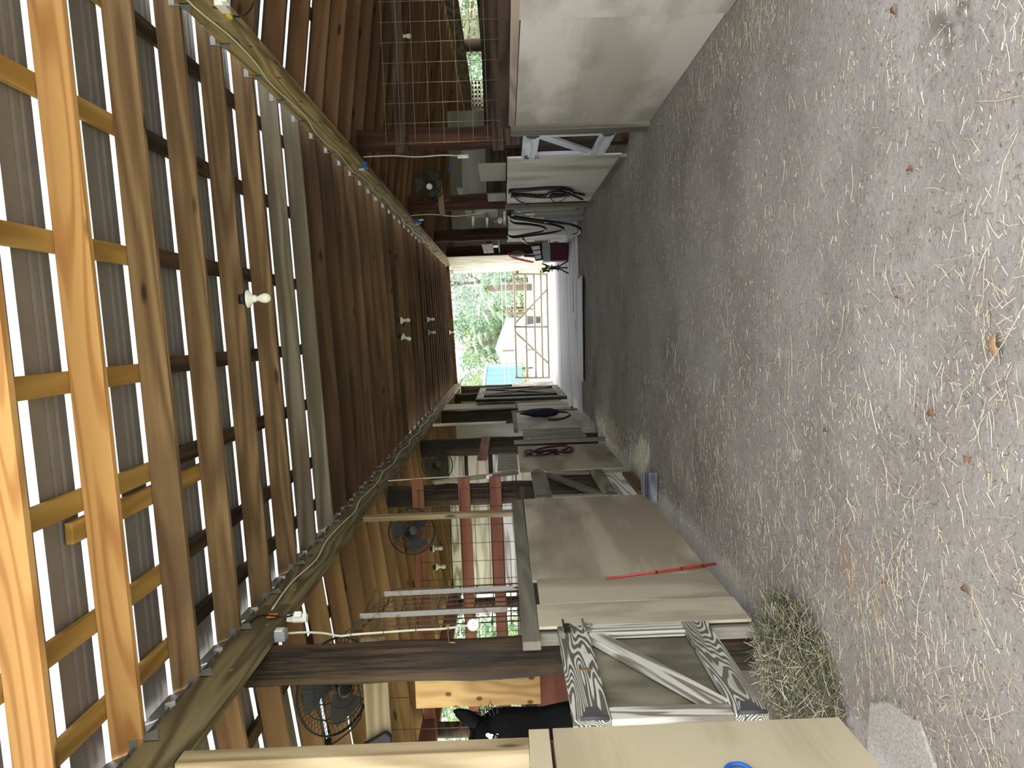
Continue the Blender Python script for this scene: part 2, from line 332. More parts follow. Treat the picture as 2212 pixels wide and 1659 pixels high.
# yard beyond the barn
mb = MB(); mb.add([(-60, -25, -.10), (70, -25, -.10), (70, 150, -.10), (-60, 150, -.10)], [(0, 1, 2, 3)]); struct(mb.build('ground_yard', 'grass'), 'green grass around the barn', 'ground')
mb = MB(); mb.box((-14, 23.4, -.2), (16, 56, -.06)); struct(mb.build('ground_drive', 'sandg'), 'bright sandy drive beyond the metal gate', 'ground')
mb = MB(); mb.box((-9, -18, -.2), (9, -1.9, -.05)); struct(mb.build('ground_forecourt', 'sandg'), 'sandy ground before the barn', 'ground')
# concrete apron at the far end with loose sheets on it
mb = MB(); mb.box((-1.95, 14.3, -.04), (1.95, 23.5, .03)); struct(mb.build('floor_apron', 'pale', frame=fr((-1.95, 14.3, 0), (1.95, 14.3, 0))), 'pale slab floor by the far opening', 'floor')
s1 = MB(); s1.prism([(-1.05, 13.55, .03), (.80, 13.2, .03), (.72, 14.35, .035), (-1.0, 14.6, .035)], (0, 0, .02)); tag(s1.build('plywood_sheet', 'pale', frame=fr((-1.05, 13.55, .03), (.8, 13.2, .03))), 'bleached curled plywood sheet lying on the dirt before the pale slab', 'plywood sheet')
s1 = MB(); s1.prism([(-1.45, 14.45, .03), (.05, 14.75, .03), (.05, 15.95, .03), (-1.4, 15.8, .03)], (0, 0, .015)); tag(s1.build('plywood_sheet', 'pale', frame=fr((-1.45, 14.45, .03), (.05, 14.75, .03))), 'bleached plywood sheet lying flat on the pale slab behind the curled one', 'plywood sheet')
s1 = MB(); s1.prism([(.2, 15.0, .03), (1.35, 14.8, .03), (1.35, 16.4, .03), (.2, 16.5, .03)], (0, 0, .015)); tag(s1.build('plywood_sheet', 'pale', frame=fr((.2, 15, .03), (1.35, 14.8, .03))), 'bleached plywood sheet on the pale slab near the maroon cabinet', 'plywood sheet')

# roof sheets: ribs run down the slope
def roof_sheet(name, xs, zf, y0, y1, label):
    prof = []; y = y0; k = 0
    while y < y1:
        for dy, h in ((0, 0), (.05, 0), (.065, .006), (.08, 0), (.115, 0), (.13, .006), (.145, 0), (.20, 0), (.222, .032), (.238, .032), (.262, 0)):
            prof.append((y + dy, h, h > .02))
        y += .305
    mb = MB(); vs, fs, mi = [], [], []
    n = len(prof)
    for x in xs:
        for (yy, h, w) in prof: vs.append((x, yy, zf(x) + .182 + h))
    for i in range(len(xs) - 1):
        for j in range(n - 1):
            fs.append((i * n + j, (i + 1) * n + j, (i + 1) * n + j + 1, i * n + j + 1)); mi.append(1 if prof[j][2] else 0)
    mb.v = [V(v) for v in vs]; mb.f = fs; mb.mi = mi; mb.sm = [False] * len(fs)
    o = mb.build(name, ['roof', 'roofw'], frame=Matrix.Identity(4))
    s = o.modifiers.new('gauge', 'SOLIDIFY'); s.thickness = .0015
    return struct(o, label, 'roof')
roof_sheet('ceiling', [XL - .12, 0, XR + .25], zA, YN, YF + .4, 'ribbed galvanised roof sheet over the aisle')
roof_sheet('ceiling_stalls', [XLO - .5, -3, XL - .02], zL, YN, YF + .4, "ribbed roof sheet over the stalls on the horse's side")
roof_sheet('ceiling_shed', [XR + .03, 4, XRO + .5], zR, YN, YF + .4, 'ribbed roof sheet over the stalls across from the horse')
# beams carried along both sides of the aisle
def long_beam(x, top, mat, label, ys, w=.20):
    root = thing('roof_beam', label, 'beam', (x, ys[0], top - w))
    for i in range(len(ys) - 1):
        for k, dx in ((0, -.021), (1, .021)):
            sh = .5 if k else 0
            board('plank', (x + dx, ys[i] + (sh if i else 0), top - w / 2), (x + dx, ys[i + 1] + (sh if i + 1 < len(ys) - 1 else 0) - .004, top - w / 2), w, .04, mat, parent=root)
    return root
long_beam(XL - .045, LB, 'beamL', "olive grey doubled beam over the stall fronts on the horse's side", [YN, 4.25, 8.6, 12.1, 16.0, YF])
long_beam(XR + .045, RB, 'beamR', 'tan doubled beam with white cable, across the aisle from the horse', [YN, 4.6, 8.6, 12.7, 17.4, YF])
long_beam(XRO, zR(XRO) - .005, 'beamL', 'dark eave beam above the leafy opening across the aisle', [YN, 8.6, 17.4, YF], .26)
long_beam(XLO, zL(XLO) - .005, 'red', "eave beam along the outer edge of the horse's stalls", [YN, 8.3, 16.0, YF], .2)
hd = board('header_beam', (XL - .1, YF - .1, 2.95), (XR, YF - .1, 3.06), .16, .09, 'tan'); tag(hd, 'tan header board over the bright far opening', 'beam')
# rafters with metal ties
N_RAF = 35
tie_mesh = {}
def ties(parent, x, y, z, side):
    mb = MB()
    mb.bar((x - side * .005, y - .021, z + .04), (x + side * .05, y - .021, z + .04), .032, .003, (0, 0, 1))
    mb.prism([(x - side * .004, y - .023, z + .03), (x - side * .004, y - .023, z - .07), (x - side * .004, y + .07, z - .025), (x - side * .004, y + .04, z + .0)], (-side * .003, 0, 0))
    mb.build('metal_tie', 'galv', parent)
for i in range(N_RAF):
    y = 2.56 + i * .6 + (0 if i < 3 else rng.uniform(-.015, .015))
    mat = 'new' if i < 2 else ('tan' if i < 6 else ('greyp' if i in (6, 7) else 'brown'))
    word = {'new': 'fresh orange', 'tan': 'tan knotty', 'greyp': 'silvery grey', 'brown': 'brown'}[mat]
    x0, x1 = XL - .12, XR + .22
    o = board('rafter', (x0, y, zA(x0) + .07), (x1, y, zA(x1) + .07), .14, .038, mat)
    tag(o, f'{word} rafter crossing above the aisle, {ordn(i)} from the camera', 'rafter', 'rafters over the aisle')
    if i < 24:
        ties(o, XL, y, LB, -1); ties(o, XR, y, RB, 1)
    o = board('stall_rafter', (XLO - .35, y + .05, zL(XLO - .35) + .07), (XL - .01, y + .05, zL(XL - .01) + .07), .14, .038, 'stallraf')
    tag(o, f"honey brown rafter over the horse's row of stalls, {ordn(i)} from the camera", 'rafter', "rafters over the horse's stalls")
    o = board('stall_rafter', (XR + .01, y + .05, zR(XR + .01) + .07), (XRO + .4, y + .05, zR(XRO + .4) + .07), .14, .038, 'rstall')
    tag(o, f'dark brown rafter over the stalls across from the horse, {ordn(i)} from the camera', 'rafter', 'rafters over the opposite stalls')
# purlins lying flat on the rafters
def purlin(x, y0, y1, z, mat, label, w=.09):
    o = board('purlin', (x, y0, z + .157), (x, y1, z + .157), .032, w, mat); tag(o, label, 'purlin', 'purlins under the roof sheets')
names = ['beside the tan beam', 'second from the tan beam', 'third from the tan beam', 'fourth from the tan beam', 'fifth from the tan beam', 'sixth from the tan beam', 'beside the olive beam']
for k, x in enumerate((1.62, 1.02, .40, -.17, -.66, -1.18, -1.56)):
    yc = 3.86 + .03 * (k % 3)
    purlin(x, YN, yc, zA(x), 'newp', 'yellow new purlin over the near rafters, ' + names[k])
    purlin(x + .02, yc + .01, YF, zA(x + .02), 'dark', 'dark old purlin over the farther rafters, ' + names[k])
purlin(-.775, 3.05, 4.45, zA(-.775), 'newp', 'short yellow purlin doubled beside another near the fresh rafters')
for k, x in enumerate((-2.3, -3.1, -3.9)): purlin(x, YN, YF, zL(x), 'dark', f"dark purlin over the horse's stalls, {ORD[k]} from the aisle")
for k, x in enumerate((2.7, 3.9, 5.1)): purlin(x, YN, YF, zR(x), 'dark', f'dark purlin over the opposite stalls, {ORD[k]} from the aisle')
# bent sheet ends standing between the rafters on the olive beam
mb = MB()
for i in range(16):
    y0 = 2.56 + i * .6 + .03
    for a, b, mi in ((.07, .22, 0), (.22, .24, 1), (.24, .54, 0)):
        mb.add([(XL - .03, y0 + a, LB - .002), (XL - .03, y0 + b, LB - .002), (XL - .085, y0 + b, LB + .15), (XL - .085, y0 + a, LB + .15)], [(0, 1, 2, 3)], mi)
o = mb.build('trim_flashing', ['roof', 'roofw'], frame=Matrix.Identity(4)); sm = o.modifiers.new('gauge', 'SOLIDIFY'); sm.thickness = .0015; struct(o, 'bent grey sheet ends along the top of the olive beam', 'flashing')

# posts: tree trunks set along both sides
def pole(x, y, top, r, mat, label, z0=-.1, name='post', seg=20, group='round posts along the aisle'):
    mb = MB(); pts, rs = [], []
    n = 14
    for i in range(n + 1):
        z = z0 + (top - z0) * i / n
        pts.append((x + .006 * math.sin(i * 1.7 + y), y + .006 * math.cos(i * 1.3 + y), z)); rs.append(r * (1.06 - .1 * i / n + .015 * math.sin(i * 2.1 + x)))
    mb.tube(pts, rs, seg); o = mb.build(name, mat, frame=Matrix.Translation((x, y, z0))); return tag(o, label, 'post', group)
PX = XL - .20
for y, r, lab in ((4.28, .115, 'big dark post beside the weathered stall door and the hay grille'), (8.62, .125, 'dark round post beside the grey Z-braced door with red rails fixed to it'),
               (12.05, .14, 'dark round post behind the red board end and the slatted door'), (15.95, .15, 'dark round post beyond the navy blanket bundle'),
               (20.2, .14, 'dark round post behind the tall cross-braced dark door'), (22.9, .13, "brown post at the far opening on the horse's side")):
    pole(PX, y, LB - .2 if y > 5 else LB - .05, r, 'post', lab)
for y, r, lab in ((8.45, .12, 'red brown post beside the white Z-braced door, white cable down it'), (12.75, .13, 'red brown post carrying the round fan and its wooden bracket'),
               (17.3, .14, 'dark post behind the hanging black hoses'), (20.9, .14, 'dark post by the pale far wall'), (4.15, .12, 'red brown post at the start of the pale plywood front')):
    pole(XR + .22, y, RB - .2, r, 'postR', lab)
for y, lab in ((17.6, 'rough bark log post in the leafy opening'), (9.2, 'rough bark log post at the eave opposite the white door'), (22.2, 'rough bark log post behind the beige basket'), (13.4, 'rough bark log post at the eave opposite the bridle')):
    pole(XRO + .02, y, zR(XRO) - .27, .14, 'logb', lab, group='log posts along the eave')
for k, y in enumerate((4.4, 8.3, 12.2, 16.0, 19.8)):
    pole(XLO, y, zL(XLO) - .2, .09, 'dark', f"dark outer post of the horse's stalls, {ORD[k]} from the camera", group='outer posts of the stalls')

# ------------------------------------------------------------------ stall fronts on the horse's side
def sheet(*a, label, cat='plywood panel', group='plywood stall fronts', **k): return tag(panel('plywood_sheet', *a, **k), label, cat, group)
T = .018
sheet(XL + .0, .6, 3.10, .03, 1.235, T, 'plyN', label='tan plywood stall front with a blue rope, beside the weathered door', grain='y')
o = panel('top_board', XL - .002, .6, 3.10, 1.25, 1.335, .02, 'plyN', grain='y'); tag(o, 'tan board along the top of the plywood with the blue rope', 'board')
o = board('frame_rail', (XL - .05, .6, 1.28), (XL - .05, 3.06, 1.28), .085, .05, 'dark'); tag(o, 'dark rail behind the tan plywood with the blue rope', 'rail')
o = board('stud', (XL - .047, 3.01, 1.335), (XL - .047, 3.01, 2.76), .095, .09, 'stud', (0, 1, 0)); tag(o, 'two-toned pine stud rising above the tan plywood with the blue rope', 'stud')
# plywood between the weathered door and the grey door
sheet(XL + .012, 4.155, 4.50, .06, 1.245, T, 'plyG', label='narrow plywood strip beside the weathered door latch')
sheet(XL + .012, 4.505, 4.965, .07, 1.225, T, 'plyG', label='narrow plywood strip behind the red stick')
sheet(XL, 4.97, 7.36, .06, 1.255, T, 'plyG', label='wide tan plywood front under the wire mesh, red stick leaning on it', grain='y')
o = board('door_jamb', (XL - .05, 4.17, .02), (XL - .05, 4.17, 1.24),   .06, .07, 'greyw', (0, 1, 0)); tag(o, 'splintered jamb board between the weathered door and the narrow plywood', 'board')
o = board('cap_rail', (XL - .03, 4.02, 1.29), (XL - .03, 7.40, 1.32), .10, .05, 'greyw', (0, 0, 1)); tag(o, 'dark grey cap rail over the wide tan plywood', 'rail')
o = board('stud', (XL - .07, 7.14, 1.34), (XL - .07, 7.14, 2.80), .11, .045, 'stud', (0, 1, 0)); tag(o, 'pale knotty stud rising from the dark cap rail', 'stud')
sheet(XL, 8.78, 10.60, .05, 1.265, T, 'plyG', label='plywood front with the red halter hanging on it', grain='y')
sheet(XL - .03, 9.05, 10.25, 1.28, 1.53, T, 'olive', label='small olive board standing above the halter plywood')
o = board('vertical_batten', (XL + .01, 11.0, -.05), (XL + .01, 11.0, 1.31), .10, .05, 'greyw', (0, 1, 0)); tag(o, 'grey batten between the halter plywood and the slatted door', 'board')
sheet(XL, 12.30, 14.75, .03, 1.23, T, 'plyW', label='pale plywood front with the navy blanket bundle', grain='y')
o = board('cap_rail', (XL - .01, 12.3, 1.26), (XL - .01, 14.9, 1.27), .07, .06, 'greyw'); tag(o, 'grey cap rail over the navy blanket plywood', 'rail')
o = board('vertical_batten', (XL + .01, 14.85, 0), (XL + .01, 14.85, 1.32), .12, .05, 'greyw', (0, 1, 0)); tag(o, 'grey batten beyond the navy blanket', 'board')
sheet(XL, 20.4, 22.6, .05, 1.25, T, 'plyW', label='sunlit pale plywood front by the far opening', grain='y')
o = board('pine_board', (XL - .03, 8.50, 2.24), (XL - .03, 8.92, 1.30), .10, .035, 'olive', (0, 1, 0)); tag(o, 'olive board leaning down from the beam near the white socket', 'board')
o = board('pine_board', (XL - .05, 13.75, 2.74), (XL - .05, 13.75, 1.42), .20, .03, 'cream', (0, 1, 0)); tag(o, 'cream board hanging above the navy blanket plywood', 'board')
sheet(XL - .02, 15.9, 17.0, 1.22, 2.75, T, 'plyG', label='plywood panel with a small square hole high by the far post')
o = board('red_board', (XL - .05, 12.0, 1.74), (XL - .05, 10.0, 1.74), .13, .035, 'red'); tag(o, 'short red rail beside the dark post above the halter', 'board')

def z_door(y0, y1, z0, z1, X, w_top, w_bot, w_st, mats, label, hinge_near=True, back='backp', latch=True, name='stall_door', f=1, diag_up=None):
    """a low barn door: two rails, two stiles, one diagonal, a sheet behind"""
    root = thing(name, label, 'door', (X, y0, z0)); t = .036
    panel('back_panel', X - f * .036, y0 + .01, y1 - .01, z0 + .01, z1 - .02, .012, back, root)
    panel('rail', X + .0, y0, y1, z1 - w_top, z1, t, mats[0], root, 'y', .004)
    panel('rail', X + .0, y0, y1, z0, z0 + w_bot, t, mats[1], root, 'y', .004)
    for (a, b) in ((y0, y0 + w_st), (y1 - w_st, y1)): panel('stile', X - f * .004, a, b, z0 + w_bot, z1 - w_top, t, mats[2], root, 'z', .004)
    ya, yb = (y1 - w_st * .9, y0 + w_st * 1.0) if (hinge_near if diag_up is None else diag_up) else (y0 + w_st, y1 - w_st)
    p0, p1 = V((X - f * .005, ya, z1 - w_top - .02)), V((X - f * .005, yb, z0 + w_bot + .03))
    board('diagonal_brace', p0, p1, .105, t, mats[3], (0, 1, 0), root, .004)
    yh = y0 if hinge_near else y1; sg = 1 if hinge_near else -1
    for z in (z1 - w_top * .55, z0 + w_bot * .5):
        mb = MB(); mb.prism([(X + f * .02, yh + sg * .01, z - .05), (X + f * .02, yh + sg * .01, z + .05), (X + f * .02, yh + sg * .10, z + .025), (X + f * .02, yh + sg * .10, z - .025)], (f * .004, 0, 0)); mb.tube([(X + f * .024, yh - .0, z - .06), (X + f * .024, yh, z + .06)], .009, 8)
        mb.build('hinge', 'dgrey', root)
    if latch:
        yl = y1 if hinge_near else y0
        for k, z in enumerate((z1 - .05, z1 - .16)):
            mb = MB(); mb.bar((X + f * .022, yl - .10, z), (X + f * .022, yl + .02, z), .035, .006); mb.tube([(X + f * .032, yl - .10, z + .015), (X + f * .034, yl + .05, z + .015)], .006, 6); mb.tube([(X + f * .04, yl - .05 + .018 * math.cos(a * .785), z - .012 + .018 * math.sin(a * .785)) for a in range(8)], .0035, 6, closed=True)
            mb.build('latch', 'galv' if k else 'black', root)
    return root
d1 = z_door(3.13, 4.15, .31, 1.145, XL + .005, .165, .145, .11, ('zebra', 'zebra', 'flake', 'flake'), 'weathered Z-braced stall door with flaked white paint before the black horse')
mb = MB(); mb.bar((XL + .026, 3.60, 1.01), (XL + .026, 3.60, 1.075), .018, .006, (0, 1, 0)); mb.build('staple_plate', 'brass', d1)
z_door(7.42, 8.74, .32, 1.14, XL - .01, .17, .15, .10, ('greyw', 'olive', 'olive', 'greyw'), "grey weathered Z-braced stall door, second on the horse's side", back='dark')
z_door(7.45, 8.38, .25, 1.135, XR - .005, .16, .15, .09, ('white', 'white', 'white', 'white'), 'white painted Z-braced stall door across the aisle from the horse', hinge_near=True, back='dark', f=-1, diag_up=False)
def slat_door(y0, y1, z0, z1, X, n, mat, label, sx=1):
    root = thing('stall_door', label, 'door', (X, y0, z0))
    w = (y1 - y0) / n
    for k in range(n): panel('slat', X + sx * (.008 if k % 2 else 0), y0 + k * w + .01, y0 + (k + 1) * w - .012, z0 - .02 * (k % 2), z1, .022, mat, root)
    for z in (z0 + .15, z1 - .12): panel('ledge', X - sx * .026, y0, y1, z - .05, z + .05, .022, 'greyw', root, 'y')
    for z in (z0 + .1, z1 - .08):
        mb = MB(); mb.bar((X + sx * .022, y0 - .02, z), (X + sx * .022, y0 + .16, z), .05, .006); mb.build('hinge', 'black', root)
    return root
slat_door(11.08, 12.28, .24, 1.16, XL, 4, 'olive', 'olive stall door of wide vertical slats between two plywood fronts')
slat_door(14.95, 16.6, .14, 1.18, XL, 5, 'plyW', 'pale stall door of vertical slats beyond the navy blanket')
slat_door(12.1, 13.0, .08, 1.17, XR - .02, 4, 'plyD', 'grey slatted stall door beyond the bridle plywood', sx=-1)
# kick boards and stones below the grey door
o = panel('kick_board', XL - .05, 7.42, 8.74, .06, .30, .02, 'whiteb', grain='y'); tag(o, 'pale blotchy kick board under the grey Z-braced door', 'board')
o = board('timber_block', (XL - .06, 7.55, .05), (XL - .06, 8.6, .05), .12, .11, 'brown'); tag(o, 'timber block on the ground under the grey door', 'block')
mb = MB(); mb.prism([(-1.72, 7.12, 0), (-1.42, 7.05, 0), (-1.5, 7.5, 0), (-1.72, 7.5, 0)], (0, .02, .085)); tag(mb.build('stone_slab', 'slate', bevel=.01), 'blue grey slab on the dirt by the grey door', 'slab')

# ------------------------------------------------------------------ partitions with rails and mesh
def mesh_panel(name, origin, du, dv, nu, nv, cu, cv, r, mat, label, parent=None):
    """welded wire: nu x nv cells of cu x cv from origin along du and dv"""
    o, du, dv = V(origin), V(du), V(dv); mb = MB(); nrm = du.cross(dv) * r
    for i in range(nu + 1): mb.tube([o + du * (i * cu) - dv * .01 + nrm, o + du * (i * cu) + dv * (nv * cv + .02) + nrm], r, 6)
    for j in range(nv + 1): mb.tube([o + dv * (j * cv) - du * .01 - nrm, o + dv * (j * cv) + du * (nu * cu + .02) - nrm], r, 6)
    ob = mb.build(name, mat, parent)
    if label: tag(ob, label, 'wire mesh')
    return ob
def rails(Y, x0, x1, specs, mat, lab, slope=0):
    for k, (z0, z1) in enumerate(specs):
        a, b = (x0, Y, (z0 + z1) / 2), (x1, Y, (z0 + z1) / 2 + slope)
        o = board('partition_rail', a, b, z1 - z0, .036, mat); tag(o, lab[k], 'rail')
# behind the dark post: red rails with mesh (partition of the second stall)
rails(8.38, -1.66, -4.4, ((2.34, 2.47), (1.83, 1.96), (1.48, 1.61)), 'red', ('red rail across the stall by the pale stud, topmost of three', 'red rail across the stall by the pale stud, middle of three', 'red rail across the stall by the pale stud, lowest of three'), slope=-.02)
mesh_panel('wire_mesh', (-1.78, 8.34, 1.33), (-1, 0, 0), (0, 0, 1), 12, 7, .203, .152, .003, 'wire', 'brown wire mesh across the red rails behind the pale stud')
o = cross('partition_board', 8.45, -4.4, -1.8, .05, 1.30, .03, 'dark'); tag(o, 'dark boarding below the red rails of the second stall', 'partition')
# third partition: cream boards
for k, (z0, z1, mt, nm) in enumerate(((1.73, 2.06, 'cream', 'cream plywood strip'), (2.12, 2.38, 'whiteb', 'whitewashed strip'), (1.30, 1.66, 'whiteb', 'whitewashed wide board'), (.6, 1.28, 'cream', 'cream lower sheet'))):
    o = cross('partition_board', 12.35, -4.35, -1.95, z0, z1, .03, mt); tag(o, f'{nm} of the partition beyond the red rails', 'partition')
o = cross('partition_board', 12.42, -4.4, -1.95, .05, 2.4, .03, 'dark'); tag(o, 'dark backing board of the cream partition', 'partition')
o = cross('partition_board', 16.25, -4.4, -1.95, .05, 2.5, .03, 'plyW', grain='z'); tag(o, 'pale partition sheet beyond the cream partition', 'partition')
o = cross('partition_board', 19.9, -4.4, -1.95, .05, 2.6, .03, 'plyG', grain='z'); tag(o, 'tan partition sheet by the tall dark door', 'partition')
# first partition beside the horse
o = board('partition_rail', (-1.85, 4.50, 2.235), (-4.4, 4.50, 2.2), .15, .04, 'stud'); tag(o, 'pine rail across the stall behind the fan and the big post', 'rail')
mesh_panel('wire_mesh', (-2.05, 4.55, 1.28), (-1, 0, 0), (0, 0, 1), 11, 6, .203, .152, .0028, 'wire', 'wire mesh across the stall behind the horse')
o = board('plywood_sheet', (-2.13, 4.46, 1.99), (-2.13, 4.46, 1.24), .29, .018, 'plyP', (1, 0, 0))
tag(o, 'fresh knotty plywood piece behind the horse head', 'plywood sheet')
o = cross('partition_board', 4.60, -4.4, -2.02, .05, 1.26, .03, 'red'); tag(o, 'dark red boarding behind the horse below the fresh plywood', 'partition')
o = board('stud', (-2.06, 4.50, .05), (-2.06, 4.50, 1.30), .09, .04, 'stud', (1, 0, 0)); tag(o, 'short stud under the fresh knotty plywood', 'stud')
# partition across from the horse with cattle mesh
rails(8.27, 1.84, 6.0, ((2.33, 2.46), (1.32, 1.44)), 'dark', ('brown rail behind the wire mesh, upper of two, opposite the horse', 'brown rail under the wire mesh, lower of two, opposite the horse'))
mesh_panel('wire_mesh', (1.93, 8.22, 1.33), (1, 0, 0), (0, 0, 1), 19, 8, .205, .152, .003, 'wireg', 'wide tarnished wire mesh across the stall behind the pale plywood')
o = cross('partition_board', 8.33, 1.9, 6.0, .05, 1.31, .03, 'dark'); tag(o, 'dark boarding under the tarnished mesh', 'partition')
o = cross('partition_board', 12.95, 2.1, 6.0, .05, 1.6, .03, 'dark'); tag(o, 'dark boarding behind the round fan', 'partition')
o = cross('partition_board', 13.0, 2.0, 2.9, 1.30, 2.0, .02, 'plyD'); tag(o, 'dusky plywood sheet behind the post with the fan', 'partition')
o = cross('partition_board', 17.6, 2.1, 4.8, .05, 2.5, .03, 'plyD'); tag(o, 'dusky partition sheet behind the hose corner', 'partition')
# outer half walls
mb = MB(); mb.box((XLO - .14, 4.5, 0), (XLO - .10, 8.2, 1.05)); struct(mb.build('wall_left', 'whiteb', frame=fr((XLO, 4.5, 0), (XLO, 8.2, 0))), "low outer wall of the horse's stalls", 'wall')
mb = MB(); mb.box((XLO - .14, 8.2, 0), (XLO - .10, 23, 1.35)); struct(mb.build('wall_left_far', 'whiteb', frame=fr((XLO, 8, 0), (XLO, 20, 0))), "whitewashed outer wall of the farther stalls", 'wall')
mb = MB(); mb.box((XRO + .17, 1, 0), (XRO + .22, 23, 1.62)); struct(mb.build('wall_right', 'dark', frame=fr((XRO, 4, 0), (XRO, 20, 0))), 'dark outer wall below the leafy opening', 'wall')
mb = MB(); mb.box((XRO + .17, 22.2, 1.62), (XRO + .22, 23.2, 2.1)); struct(mb.build('wall_right_panel', 'plyD', frame=fr((XRO, 22, 0), (XRO, 23, 0))), 'dusky panel at the end of the leafy opening', 'wall')
o = board('window_sill', (XRO + .02, 3, 1.65), (XRO + .02, 22.5, 1.65), .07, .30, 'black'); tag(o, 'black sill board under the leafy opening', 'sill')
mb = MB(); mb.prism([(XRO - 4.2, 23.15, 0), (XRO, 23.15, 0), (XRO, 23.15, 2.42), (XRO - 4.2, 23.15, 2.99)], (0, .1, 0)); struct(mb.build('wall_back', 'plyD', frame=fr((2, 23, 0), (6, 23, 0))), 'end wall of the stalls across from the horse', 'wall')
# ------------------------------------------------------------------ stall fronts across from the horse
sheet(XR, 4.66, 7.10, .0, 1.215, T, 'plyW', label='large pale plywood front opposite the weathered door', grain='y')
sheet(XR - .012, 2.6, 4.66, .0, 1.225, T, 'plyW', label='pale plywood sheet overlapping at the picture edge opposite the horse', grain='y')
o = panel('top_board', XR - .006, 3.2, 7.08, 1.222, 1.275, .02, 'pinkb', grain='y'); tag(o, 'pinkish board along the top of the large pale plywood', 'board')
o = board('frame_rail', (XR + .05, 3.2, 1.30), (XR + .05, 7.3, 1.30), .10, .07, 'dark'); tag(o, 'black rail behind the large pale plywood', 'rail')
o = board('door_jamb', (XR - .02, 7.25, -.02), (XR - .02, 7.25, 1.26), .20, .05, 'greyw', (0, 1, 0)); tag(o, 'grey jamb board between the large plywood and the white door', 'board')
sheet(XR, 8.45, 11.58, .05, 1.285, T, 'plyW', label='stained pale plywood front with the black bridle', grain='z')
o = panel('kick_board', XR - .01, 8.5, 11.9, -.06, .06, .04, 'greyw', grain='y'); tag(o, 'grey kick board along the ground under the bridle plywood', 'board')
o = board('vertical_batten', (XR - .02, 11.85, -.05), (XR - .02, 11.85, 1.31), .16, .05, 'greyw', (0, 1, 0)); tag(o, 'grey batten beside the bridle plywood', 'board')
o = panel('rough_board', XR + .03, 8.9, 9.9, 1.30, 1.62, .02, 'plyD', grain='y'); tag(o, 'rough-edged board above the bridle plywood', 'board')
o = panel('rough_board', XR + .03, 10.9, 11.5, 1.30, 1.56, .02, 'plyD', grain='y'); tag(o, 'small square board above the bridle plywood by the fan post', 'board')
sheet(XR + .045, 13.1, 17.2, .0, 1.25, T, 'plyW', label='greyish board wall behind the hanging hoses', grain='z')
sheet(XR + .05, 17.6, 19.8, 1.6, 1.85, T, 'tan', label='brown plank under the tan beam beyond the hoses', grain='y')
far = [(1.84, 20.6), (1.60, 23.3)]
mb = MB(); mb.prism([(far[0][0], far[0][1], .03), (far[1][0], far[1][1], .03), (far[1][0], far[1][1], 2.86), (far[0][0], far[0][1], 2.86)], (.02, 0, 0)); struct(mb.build('wall_far', 'cream', frame=fr((1.84, 20.6, .03), (1.84, 20.6, 2.8))), 'sunlit pale wall beside the far opening', 'wall')

